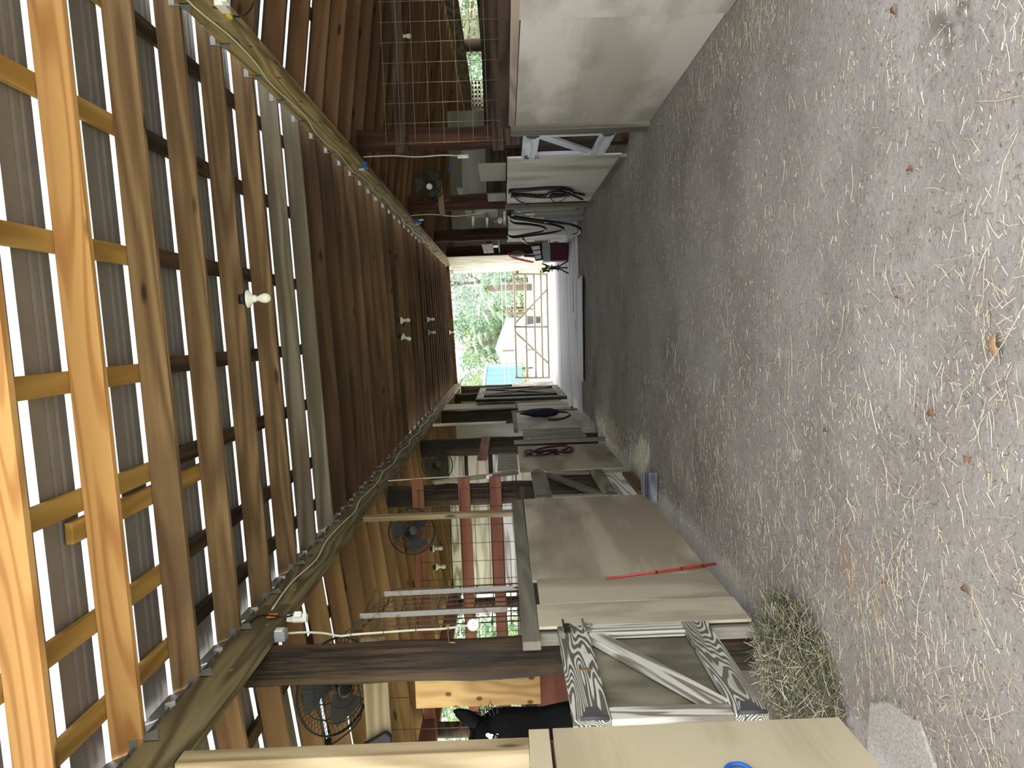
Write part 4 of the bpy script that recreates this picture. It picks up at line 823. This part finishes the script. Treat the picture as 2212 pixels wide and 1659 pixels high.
boxy('box', (2.0, 18.8, 1.555), (.2, .5, .15), 'grey', 'grey box on the shelf at the hose corner', 'box'); boxy('box', (2.0, 18.75, 1.70), (.18, .4, .13), 'redp', 'red box on top of the grey one at the hose corner', 'box')
for k, (px, py) in enumerate(((1022, 480), (1052, 484), (1090, 470))):
    a = aX(px, py - 14, 2.2); b = aX(px, py + 16, 2.2); o = board('batten', a, b, .05, .03, 'cream'); tag(o, ('pale batten behind the fan post, topmost', 'pale batten behind the fan post, second one', 'pale batten above the hoses')[k], 'batten')
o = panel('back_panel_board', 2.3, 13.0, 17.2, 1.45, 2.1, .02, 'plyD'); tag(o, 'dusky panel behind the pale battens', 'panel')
mb = MB(); c = aX(1080, 476, 1.9); root = thing('clamp_lamp', 'clear glass jar lamp above the black hoses', 'lamp', c); mb.sphere(c, .055); mb.build('globe', 'bulb', root); mb = MB(); mb.tube([c + V((0, 0, .05)), c + V((0, 0, .12))], .02, 8); mb.build('cap', 'galv', root)
# tall dark door with a cross brace
root = thing('tall_door', 'tall dark cross-braced door at the far end of the horse row', 'door', (XL + .06, 18.3, .05))
panel('door_panel', XL + .05, 16.7, 19.9, .08, 2.08, .03, 'gdoor', root)
for (a, b) in ((16.7, 16.95), (19.65, 19.9), (17.6, 17.75)): panel('stile', XL + .085, a, b, .08, 2.08, .03, 'gdoor', root)
for z0, z1 in ((.08, .25), (1.92, 2.08)): panel('rail', XL + .087, 16.95, 19.65, z0, z1, .03, 'olive', root, 'y')
board('brace', (XL + .09, 17.8, .28), (XL + .09, 19.6, 1.9), .10, .03, 'olive', (0, 1, 0), root); board('brace', (XL + .10, 17.8, 1.9), (XL + .10, 19.6, .28), .10, .03, 'olive', (0, 1, 0), root)
mb = MB(); mb.box((XL + .07, 17.62, 1.0), (XL + .10, 17.74, 1.12)); mb.build('latch_plate', 'galv', root)

# ------------------------------------------------------------------ things at the leafy opening
c = V((6.0, 20.6, 1.86)); root = thing('laundry_basket', 'beige plastic basket with square holes on the black sill', 'basket', c - V((0, 0, .17)))
mb = MB(); w, h, hd = .34, .34, .22
for k in range(6): mb.box((c.x - w + k * .112, c.y - hd, c.z - h / 2), (c.x - w + k * .112 + .06, c.y - hd + .012, c.z + h / 2)); mb.box((c.x - w + k * .112, c.y + hd - .012, c.z - h / 2), (c.x - w + k * .112 + .06, c.y + hd, c.z + h / 2))
for z_ in (-.17, -.06, .03, .12): 
    mb.box((c.x - w, c.y - hd, c.z + z_), (c.x + w - .04, c.y - hd + .012, c.z + z_ + .05)); mb.box((c.x - w, c.y + hd - .012, c.z + z_), (c.x + w - .04, c.y + hd, c.z + z_ + .05)); mb.box((c.x - w, c.y - hd, c.z + z_), (c.x - w + .012, c.y + hd, c.z + z_ + .05)); mb.box((c.x + w - .05, c.y - hd, c.z + z_), (c.x + w - .04, c.y + hd, c.z + z_ + .05))
mb.box((c.x - w, c.y - hd, c.z - .17), (c.x + w - .04, c.y + hd, c.z - .158)); mb.build('body', 'beige', root)
mb = MB(); mb.tube([(c.x - w, c.y - hd, c.z + .17), (c.x + w - .04, c.y - hd, c.z + .17), (c.x + w - .04, c.y + hd, c.z + .17), (c.x - w, c.y + hd, c.z + .17)], .016, 8, closed=True); mb.build('rim', 'beige', root)
root = thing('slatted_rack', 'grey slatted wooden rack leaning in the leafy opening', 'rack', (6.9, 19.3, 1.5))
for k in range(4): 
    mb = MB(); mb.bar((6.5, 19.0, 1.75 + .14 * k), (7.6, 19.3, 1.55 + .14 * k), .08, .02, (0, 0, 1)); mb.build('slat', 'greyw', root)
mb = MB(); mb.bar((6.6, 19.08, 1.5), (6.6, 19.08, 2.3), .06, .03, (1, 0, 0)); mb.bar((7.5, 19.3, .0), (7.5, 19.3, 2.2), .06, .03, (1, 0, 0)); mb.build('upright', 'greyw', root)

# ------------------------------------------------------------------ beyond the far opening
root = thing('field_gate', 'tan tubular metal gate with crossing braces across the far opening', 'gate', (0, YF + .05, .1))
gy = YF + .1; G = lambda px, py: aY(px, py, gy)
for a, b in (((1110, 592), (1116, 816)), ((1134, 592), (1139, 816)), ((1153, 592), (1158, 816)), ((1168, 592), (1173, 816)), ((1181, 592), (1186, 816))):
    mb = MB(); mb.tube([G(*a), G(*b)], .034, 10); mb.build('rail', 'gate', root)
for y0, nm in ((592, 'end_post'), (706, 'middle_post'), (816, 'end_post')):
    mb = MB(); mb.tube([G(1107 + (y0 - 592) * .025, y0), G(1183 + (y0 - 592) * .025, y0)], .036, 10); mb.build(nm, 'gate', root)
for a, b in (((1114, 697), (1181, 626)), ((1114, 718), (1184, 784))):
    mb = MB(); mb.tube([G(*a) + V((0, -.05, 0)), G(*b) + V((0, -.05, 0))], .032, 10); mb.build('brace', 'gate', root)
mb = MB()
for z_ in (.25, .95): mb.bar((1.50, gy, z_), (1.64, gy, z_), .05, .03)
mb.build('hinge', 'dgrey', root)
# white house
def house(x0, x1, y0, y1, h, rz, label, wall, roof_, win=True):
    root = thing('house', label, 'house', ((x0 + x1) / 2, (y0 + y1) / 2, -.1)); cx_ = (x0 + x1) / 2
    mb = MB(); mb.prism([(x0, y0, -.1), (x1, y0, -.1), (x1, y0, h), (cx_, y0, rz), (x0, y0, h)], (0, y1 - y0, 0)); mb.build('walls', wall, root)
    for s, xe in ((-1, x0), (1, x1)):
        mb = MB(); ex = xe + s * .4; ez = h - (rz - h) / ((x1 - x0) / 2) * .4; mb.prism([(cx_, y0 - .4, rz + .02), (ex, y0 - .4, ez + .02), (ex, y0 - .4, ez + .14), (cx_, y0 - .4, rz + .14)], (0, y1 - y0 + .8, 0)); mb.build('roof', roof_, root)
    if win:
        for wx in (x0 + .5, x1 - .9):
            mb = MB(); mb.box((wx, y0 - .05, .9), (wx + .5, y0 + .02, 1.7)); f_ = mb.build('window', 'paper', root); mb = MB(); mb.box((wx + .06, y0 - .06, .96), (wx + .44, y0 - .04, 1.64)); mb.build('pane', 'blueb', f_)
    return root
hs = house(-2.75, -.55, 55, 61, 1.6, 2.02, 'white gabled house beyond the gate', 'housew', 'houser', False)
mb = MB(); mb.prism([(-.55, 55.5, -.1), (.5, 55.5, -.1), (.5, 55.5, 1.35), (-.55, 55.5, 1.62)], (0, 4, 0)); mb.build('annex', 'housew', hs)
root = thing('trailer', 'blue corrugated metal shed with a white edge beyond the gate', 'shed', (-3.2, 43, -.1))
mb = MB(); mb.prism([(-4.4, 42, .55), (-2.25, 42, .55), (-2.25, 42, 2.45), (-4.4, 42, 2.75)], (0, 2.2, 0)); mb.build('body', 'blueb', root)
mb = MB()
for k in range(7): mb.box((-4.3 + k * .3, 41.95, .6), (-4.24 + k * .3, 42.0, 2.4))
mb.build('corrugation', 'blueb', root); mb = MB(); mb.bar((-4.45, 42, 2.85), (-2.15, 42, 2.52), .12, 2.5, (0, 0, 1)); mb.v = [v + V((0, 1.1, 0)) for v in mb.v]; mb.build('roof', 'paper', root)
mb = MB()
for x_ in (-4.2, -2.45): mb.box((x_, 42.1, -.1), (x_ + .1, 42.2, .56))
mb.build('legs', 'dgrey', root)
for x_, y_, t_, lab in ((.72, 50, 2.8, 'pinkish utility post between the trees beyond the gate'), (-1.65, 66, 3.0, 'grey trunk-like pole behind the white house')):
    mb = MB(); mb.tube([(x_, y_, -.1), (x_, y_, t_)], .11, 10); tag(mb.build('pole', 'bark'), lab, 'pole')
root = thing('paddock_fence', 'thin rail fence running beyond the gate', 'fence', (0, 36, -.1))
for k in range(7):
    mb = MB(); mb.bar((-5 + k * 1.9, 36, -.1), (-5 + k * 1.9, 36, 1.55), .09, .09, (1, 0, 0)); mb.build('post', 'tan' if k == 4 else 'bark', root)
for z_ in (1.5, 1.3): 
    mb = MB(); mb.tube([(-5.2, 36, z_), (6.6, 36, z_)], .008, 6); mb.build('wire', 'paper', root)
root = thing('trough', 'pale grey trough on legs in the sandy yard beyond the gate', 'trough', (-.65, 31, -.06))
mb = MB(); mb.prism([(-1.15, 31, .55), (-.3, 31, .55), (-.22, 31, .95), (-1.22, 31, .95)], (0, .5, 0)); mb.build('basin', 'grey', root)
mb = MB()
for x_ in (-1.1, -.4): mb.bar((x_, 31.1, -.06), (x_, 31.1, .56), .06, .06, (1, 0, 0)); mb.bar((x_, 31.4, -.06), (x_, 31.4, .56), .06, .06, (1, 0, 0))
mb.build('legs', 'grey', root)
mb = MB(); mb.lathe((.16, 31, .0), (0, 0, 1), [(.14, -.06), (.19, .5), (.20, .52), (.17, .52), (.15, .1), (.001, .08)], 16); tag(mb.build('tub', 'dgrey'), 'dark tub standing beyond the gate by its middle post', 'tub')

# ------------------------------------------------------------------ trees
def leaf_crown(blobs, n, size, seed, droop=0):
    r = random.Random(seed); mb = MB(); vs, fs = [], []
    tot = sum(b[1] ** 2 for b in blobs)
    for c, rad, fl in blobs:
        for k in range(int(n * rad ** 2 / tot)):
            d = V((r.gauss(0, 1), r.gauss(0, 1), r.gauss(0, 1))).normalized() * rad * (r.random() ** .35); d.z *= fl
            p = V(c) + d; a = V((r.gauss(0, 1), r.gauss(0, 1), r.gauss(0, .6) - droop)).normalized(); b = a.cross(V((r.gauss(0, 1), r.gauss(0, 1), r.gauss(0, 1)))).normalized()
            s = size * r.uniform(.6, 1.3); i = len(vs)
            vs += [p - a * s, p + b * s * .38 + V((0, 0, s * .1)), p + a * s, p - b * s * .38 + V((0, 0, s * .1))]; fs.append((i, i + 1, i + 2, i + 3))
    mb.v = [V(v) for v in vs]; mb.f = fs; mb.mi = [0] * len(fs); mb.sm = [False] * len(fs); return mb
def make_tree(kind, leaf, n, seed, h, spread, size):
    r = random.Random(seed); root = thing(kind, 'tree', 'tree', (0, 0, 0))
    mb = MB(); mb.tube([(0, 0, -.2), (.05, .03, h * .3), (-.05, .05, h * .55), (.05, 0, h * .8)], [.2, .15, .11, .05], 10)
    blobs = []
    for k in range(9):
        a = k * 2.4; rr = spread * (.25 + .55 * r.random()); z_ = h * (.12 + .85 * k / 9); c = V((rr * math.cos(a), rr * math.sin(a), z_)); blobs.append((c, spread * r.uniform(.42, .6), .75))
        mb.tube([(0, 0, z_ * .75), c * .6 + V((0, 0, z_ * .38)), c], [.07, .05, .02], 6)
    mb.build('trunk', 'bark', root); leaf_crown(blobs, n, size, seed).build('foliage', leaf, root)
    return root
def make_palm():
    root = thing('palm', 'palm', 'palm', (0, 0, 0)); mb = MB(); mb.tube([(0, 0, -.2), (.03, 0, 1.2), (0, 0, 2.4)], [.2, .16, .17], 12); mb.build('trunk', 'bark', root)
    for k in range(22):
        a = k * 2.4; el = .9 - 1.3 * (k / 22); mb = MB(); pts = []
        for i in range(6):
            q = i / 5; pts.append(V((math.cos(a) * 1.7 * q * math.cos(el * (1 - q * .3)), math.sin(a) * 1.7 * q * math.cos(el * (1 - q * .3)), 2.4 + 1.7 * q * math.sin(el) - .7 * q * q)))
        mb.tube(pts, [.02, .018, .015, .012, .01, .005], 5)
        tip = pts[-1]; d = (pts[-1] - pts[-2]).normalized(); s = d.cross(V((0, 0, 1))).normalized()
        for j in range(15):
            an = (j - 7) / 7 * 1.25; dd = (d * math.cos(an) + s * math.sin(an)); e = pts[-2] + dd * .75 + V((0, 0, -.12 - .1 * abs(an))); m_ = (pts[-2] + e) / 2 + V((0, 0, .05)); w = dd.cross(V((0, 0, 1))).normalized() * .028
            mb.add([pts[-2], m_ + w, e, m_ - w], [(0, 1, 2, 3)])
        mb.build('frond', 'leafg', root)
    return root
def copy_tree(o):
    c = o.copy(); COL.objects.link(c)
    for ch in o.children:
        d = ch.copy(); COL.objects.link(d); d.parent = c
    return c
protos = {'a': make_tree('oak_tree', 'leafg', 5200, 3, 6.5, 2.6, .13), 'b': make_tree('young_tree', 'leafy', 4200, 5, 4.6, 1.9, .11), 'c': make_tree('grey_tree', 'leafb', 5200, 8, 7.5, 2.7, .12), 'p': make_palm()}
used = set()
def plant(k, x, y, s, label, rz=0):
    o = protos[k] if k not in used else copy_tree(protos[k]); used.add(k)
    o.matrix_basis = Matrix.Translation((x, y, -.1)) @ Matrix.Rotation(rz, 4, 'Z') @ Matrix.Scale(s, 4); o['label'] = label; o['group'] = 'trees around the barn'
    return o
for i, (k, x, y, s, lab) in enumerate([
    ('c', 2.6, 46, .85, 'grey green tree beyond the gate, on the side of the pale far wall'), ('a', -.7, 70, 1.0, 'dark green tree rising behind the white house'), ('b', -2.2, 66, 1.2, 'yellow green tree above the white house'),
    ('a', -4.6, 58, .95, 'green tree behind the blue shed'), ('p', 1.9, 40, 1.0, 'fan palm beyond the gate by the rail fence'), ('p', -.4, 63, 1.45, 'tall fan palm beside the pinkish post'), ('p', -1.5, 64, 1.5, 'fan palm above the house roof'),
    ('c', .6, 74, 1.1, 'hazy tree in the middle behind the pinkish post'), ('c', 4.8, 66, 1.1, 'hazy tall tree far behind the fan palm'), ('b', -4.2, 50, .9, 'small yellow green tree over the blue shed'), ('a', 1.2, 60, .8, 'rounded green tree nearer the gate than the hazy ones'), ('c', -6.6, 72, 1.2, 'hazy tree at the blue shed edge of the far opening'),
    ('b', 16.5, 36, 1.0, 'bright bush tree in the leafy opening, nearest the log post'), ('a', 13.0, 38, 1.0, 'green tree in the leafy opening behind the basket'), ('b', 12.0, 27.5, 1.0, 'yellow green tree in the leafy opening at the picture edge'), ('c', 20.0, 40, 1.0, 'grey green tree deep in the leafy opening'), ('a', 15.0, 31.0, .85, 'dense tree in the leafy opening between the log posts'), ('a', 10.5, 30, .8, 'dense tree in the leafy opening by the slatted rack'), ('b', 13.2, 22.5, .9, 'low bright tree close outside the leafy opening'),
    ('b', -9.5, 20.5, .8, 'bright tree outside the horse stalls, seen past the hay grille'), ('a', -11.5, 25, 1.0, 'green tree farther outside the horse stalls'), ('b', -8.6, 13.2, .75, 'bright small tree outside the stalls behind the horse ear'), ('a', -12.0, 17.0, .9, 'green tree outside behind the horse'), ('b', -12.8, 29, 1.0, 'yellow green tree outside beyond the hay grille')]):
    plant(k, x, y, s, lab, i * 1.3)

# ------------------------------------------------------------------ hay, straw, leaves on the floor
def blades(name, specs, mats, label, cat, kind='stuff'):
    """specs: (x, y, z, heading, length, radius, lift, bend, mat)"""
    vs, fs, mi = [], [], []
    for (x, y, z_, a, L, r, lift, bend, mt) in specs:
        d = V((math.cos(a), math.sin(a), 0)); s = V((-d.y, d.x, 0)); b = len(vs); n = 3 if L > .05 else 2
        for i in range(n):
            q = i / (n - 1); c = V((x, y, z_)) + d * (L * (q - .5)) + s * (bend * L * (4 * q * (1 - q))) + V((0, 0, r * .6 + lift * q))
            vs += [c - s * r, c + s * r, c + V((0, 0, r * 1.2))]
        for i in range(n - 1):
            o_ = b + 3 * i; fs += [(o_, o_ + 1, o_ + 4, o_ + 3), (o_ + 1, o_ + 2, o_ + 5, o_ + 4), (o_ + 2, o_, o_ + 3, o_ + 5)]; mi += [mt] * 3
        fs += [(b, b + 2, b + 1), (b + 3 * n - 3, b + 3 * n - 2, b + 3 * n - 1)]; mi += [mt] * 2
    mb = MB(); mb.v = vs; mb.f = fs; mb.mi = mi; mb.sm = [False] * len(fs)
    o = mb.build(name, mats, frame=Matrix.Identity(4)); 
    return tag(o, label, cat, kind=kind)
sr = random.Random(11)
def dens(x, y):
    d = .22 + .55 * math.exp(-((x + 1.3) / .55) ** 2) + .35 * math.exp(-((x + .35 + .02 * y) / .35) ** 2) + .5 * math.exp(-((x - 1.62) / .16) ** 2)
    d *= .55 + .9 * max(0, mnoise.noise(V((x * 1.6, y * 1.1, 3.1))) + .3)
    return min(1, d)
sp = []
while len(sp) < 11000:
    x = sr.uniform(XL + .03, XR - .03); y = 1.2 + 12.6 * sr.random() ** 1.25
    if sr.random() > dens(x, y): continue
    L = min(.26, sr.lognormvariate(math.log(.032), .66)); t = sr.random()
    a = sr.uniform(0, 6.283) if sr.random() < .55 else sr.gauss(0, .35)
    sp.append((x, y, floor_z(x, y), a, L, sr.uniform(.0005, .0011) * (1.25 if L > .09 else 1), sr.uniform(0, .012) if sr.random() < .4 else 0, sr.uniform(-.12, .12), 0 if t < .42 else 1 if t < .68 else 2 if t < .93 else 3))
for (px, py, n_, sx, sy) in ((2150, 720, 90, .10, .10), (2190, 660, 60, .12, .06), (1850, 885, 60, .07, .10), (2110, 930, 60, .08, .08), (1965, 1010, 60, .08, .10), (2030, 1400, 130, .10, .22), (2050, 1480, 90, .10, .12), (1960, 1240, 60, .08, .12), (2120, 1600, 80, .10, .10),
                             (1700, 1250, 180, .12, .45), (1760, 1100, 140, .16, .5), (2180, 1180, 60, .1, .08), (1620, 60, 160, .05, .25), (1540, 160, 140, .05, .35), (2130, 100, 50, .1, .1), (1900, 620, 60, .1, .14), (2060, 540, 50, .1, .1), (1750, 760, 60, .12, .2)):
    q = aZ(px, py)
    for k in range(n_ // 2):
        x, y = sr.gauss(q.x, sx), sr.gauss(q.y, sy)
        if not (XL + .03 < x < XR - .03): continue
        t = sr.random(); sp.append((x, y, floor_z(x, y) + sr.random() * .012, sr.uniform(0, 6.283), min(.3, sr.lognormvariate(math.log(.042), .6)), sr.uniform(.0005, .0010), sr.uniform(0, .015), sr.uniform(-.15, .15), 0 if t < .42 else 1 if t < .68 else 2 if t < .92 else 3))
blades('straw', sp, ['straw', 'straww', 'strawd', 'strawk'], 'pale straw scattered over the dirt floor', 'straw')
sp = []
while len(sp) < 17000:
    x = sr.uniform(XL + .03, XR - .03); y = 1.2 + 12 * sr.random() ** 1.5
    if sr.random() > .35 + .65 * dens(x, y): continue
    t = sr.random(); sp.append((x, y, floor_z(x, y), sr.uniform(0, 6.283), sr.uniform(.005, .022), sr.uniform(.0008, .0016), 0, 0, 0 if t < .2 else 1 if t < .36 else 2 if t < .62 else 3))
blades('chaff', sp, ['straw', 'straww', 'strawd', 'strawk'], 'fine broken chaff over the dirt floor', 'chaff')
# shavings drifting out under the grey and slatted doors
sp = []
for k in range(5200):
    if k % 2: x, y = -1.45 + sr.gauss(0, .1), 7.5 + abs(sr.gauss(0, .55)) 
    else: x, y = -1.52 + sr.gauss(0, .09), 10.5 + sr.gauss(0, .55)
    sp.append((x, y, floor_z(x, y) + sr.random() * .05 * math.exp(-((x + 1.5) / .12) ** 2), sr.uniform(0, 6.28), sr.uniform(.02, .07), .0018, 0, 0, sr.choice((0, 1, 1, 1))))
blades('shavings', sp, ['straw', 'straww', 'strawd'], 'pale shavings spilled along the foot of the grey door', 'shavings')
def hay_pile(cx_, cy_, rx, ry, h, n, seed, label, mats):
    r = random.Random(seed); mb = MB(); vs, fs = [], []; nn, mm_ = 16, 28
    for i in range(nn + 1):
        for k in range(mm_):
            q = i / nn; a = 2 * math.pi * k / mm_; x = cx_ + rx * q * math.cos(a); y = cy_ + ry * q * math.sin(a)
            vs.append((x, y, -.02 + h * (1 - q * q) ** 1.2 * (1 + .5 * mnoise.noise(V((x * 7, y * 7, 1)))) + .02 * mnoise.noise(V((x * 22, y * 22, 5)))))
    for i in range(nn):
        for k in range(mm_): fs.append((i * mm_ + k, (i + 1) * mm_ + k, (i + 1) * mm_ + (k + 1) % mm_, i * mm_ + (k + 1) % mm_))
    mb.add(vs, fs, 3, True)
    for k in range(n):
        a = r.uniform(0, 6.283); q = r.random() ** .6; x = cx_ + rx * q * math.cos(a) * 1.05; y = cy_ + ry * q * math.sin(a) * 1.05
        z_ = h * max(0, (1 - q * q)) ** 1.2 + r.uniform(-.01, .03); d = V((r.gauss(0, 1), r.gauss(0, 1), r.gauss(0, .45))).normalized(); s = V((r.gauss(0, 1), r.gauss(0, 1), r.gauss(0, 1))); L = r.uniform(.06, .22); c = V((x, y, max(z_, .0)))
        if min((c - d * L / 2).z, (c + d * L / 2).z) < -.03: d.z = abs(d.z) * .2
        mb.tube([c - d * L / 2, c + s.normalized() * L * .22, c + d * L / 2], r.uniform(.0008, .0015), 4, mi=r.choice((0, 0, 0, 0, 1, 1, 2)), caps=False)
    return tag(mb.build('hay_pile', mats, frame=Matrix.Translation((cx_, cy_, 0))), label, 'hay')
hay_pile(-1.72, 3.62, .30, .47, .12, 4600, 4, 'heap of dark green hay under the weathered stall door', ['hayg', 'strawd', 'straww', 'hayb'])
mb = MB(); pg = []
for k in range(40):
    cs = [(-1.80, 2.30), (-1.60, 2.36), (-1.41, 2.52), (-1.44, 2.72), (-1.52, 2.88), (-1.80, 2.90)]; q = k / 40 * 6; a, b = cs[int(q)], cs[(int(q) + 1) % 6]; t = q - int(q)
    pg.append((a[0] + (b[0] - a[0]) * t + .018 * mnoise.noise(V((k * .9, 1, 0))), a[1] + (b[1] - a[1]) * t + .018 * mnoise.noise(V((k * .9, 5, 0))), -.02))
mb.prism(pg, (0, 0, .027)); tag(mb.build('paving_slab', 'gravel'), 'pale gritty slab in the dirt beside the tan plywood', 'slab')
def leaf(px, py, L, w, rot, label, mat='deadleaf', curl=.25):
    p = aZ(px, py, .0); p.z = floor_z(p.x, p.y) + .004; mb = MB(); vs, fs = [], []; n = 9
    d = V((math.cos(rot), math.sin(rot), 0)); s = V((-d.y, d.x, 0))
    for i in range(n + 1):
        q = i / n; wd = w * (math.sin(math.pi * min(1, q * 1.02)) ** .7) * (1 + .28 * math.cos(q * 19)) + .0005
        for t in (-1, 0, 1): vs.append(p + d * L * (q - .5) + s * wd * t + V((0, 0, .003 + abs(t) * wd * curl + .012 * math.sin(q * 3))))
    for i in range(n): fs += [(3 * i, 3 * i + 1, 3 * i + 4, 3 * i + 3), (3 * i + 1, 3 * i + 2, 3 * i + 5, 3 * i + 4)]
    mb.add(vs, fs, 0, True); o = mb.build('dead_leaf', mat); so = o.modifiers.new('gauge', 'SOLIDIFY'); so.thickness = .0008
    mb = MB(); mb.tube([p + d * L * -.5 + V((0, 0, .004)), p + d * L * -.75 + V((0, 0, .004))], .0012, 5); mb.build('stem', mat, o)
    return tag(o, label, 'leaf')
for a in ((2158, 745, .075, .018, .2, 'large tan oak leaf on the straw closest to the camera', 'tanleaf'), (2013, 890, .035, .012, 1.0, 'curled brown leaf on the dirt, topmost of a close pair', 'deadleaf'), (1940, 640, .02, .007, .4, 'tiny brown leaf bit on the bare dirt in mid floor', 'deadleaf'), (2086, 992, .022, .010, 2.0, 'brown leaf scrap toward the hay heap, nearest the camera', 'deadleaf'),
          (1928, 20, .04, .010, .1, 'long brown leaf on the dirt at the picture edge opposite the horse', 'deadleaf'), (1782, 928, .02, .008, .7, 'small red brown leaf scrap on the straw in mid floor', 'deadleaf'), (2082, 1271, .025, .009, .5, 'small brown leaf scrap beyond the paving slab', 'deadleaf'), (1967, 363, .018, .012, .5, 'brown leaf crumb on smooth dirt opposite the horse', 'deadleaf'), (1912, 1255, .018, .01, 1.2, 'brown leaf crumb near the orange stain of the floor', 'deadleaf')): leaf(*a)
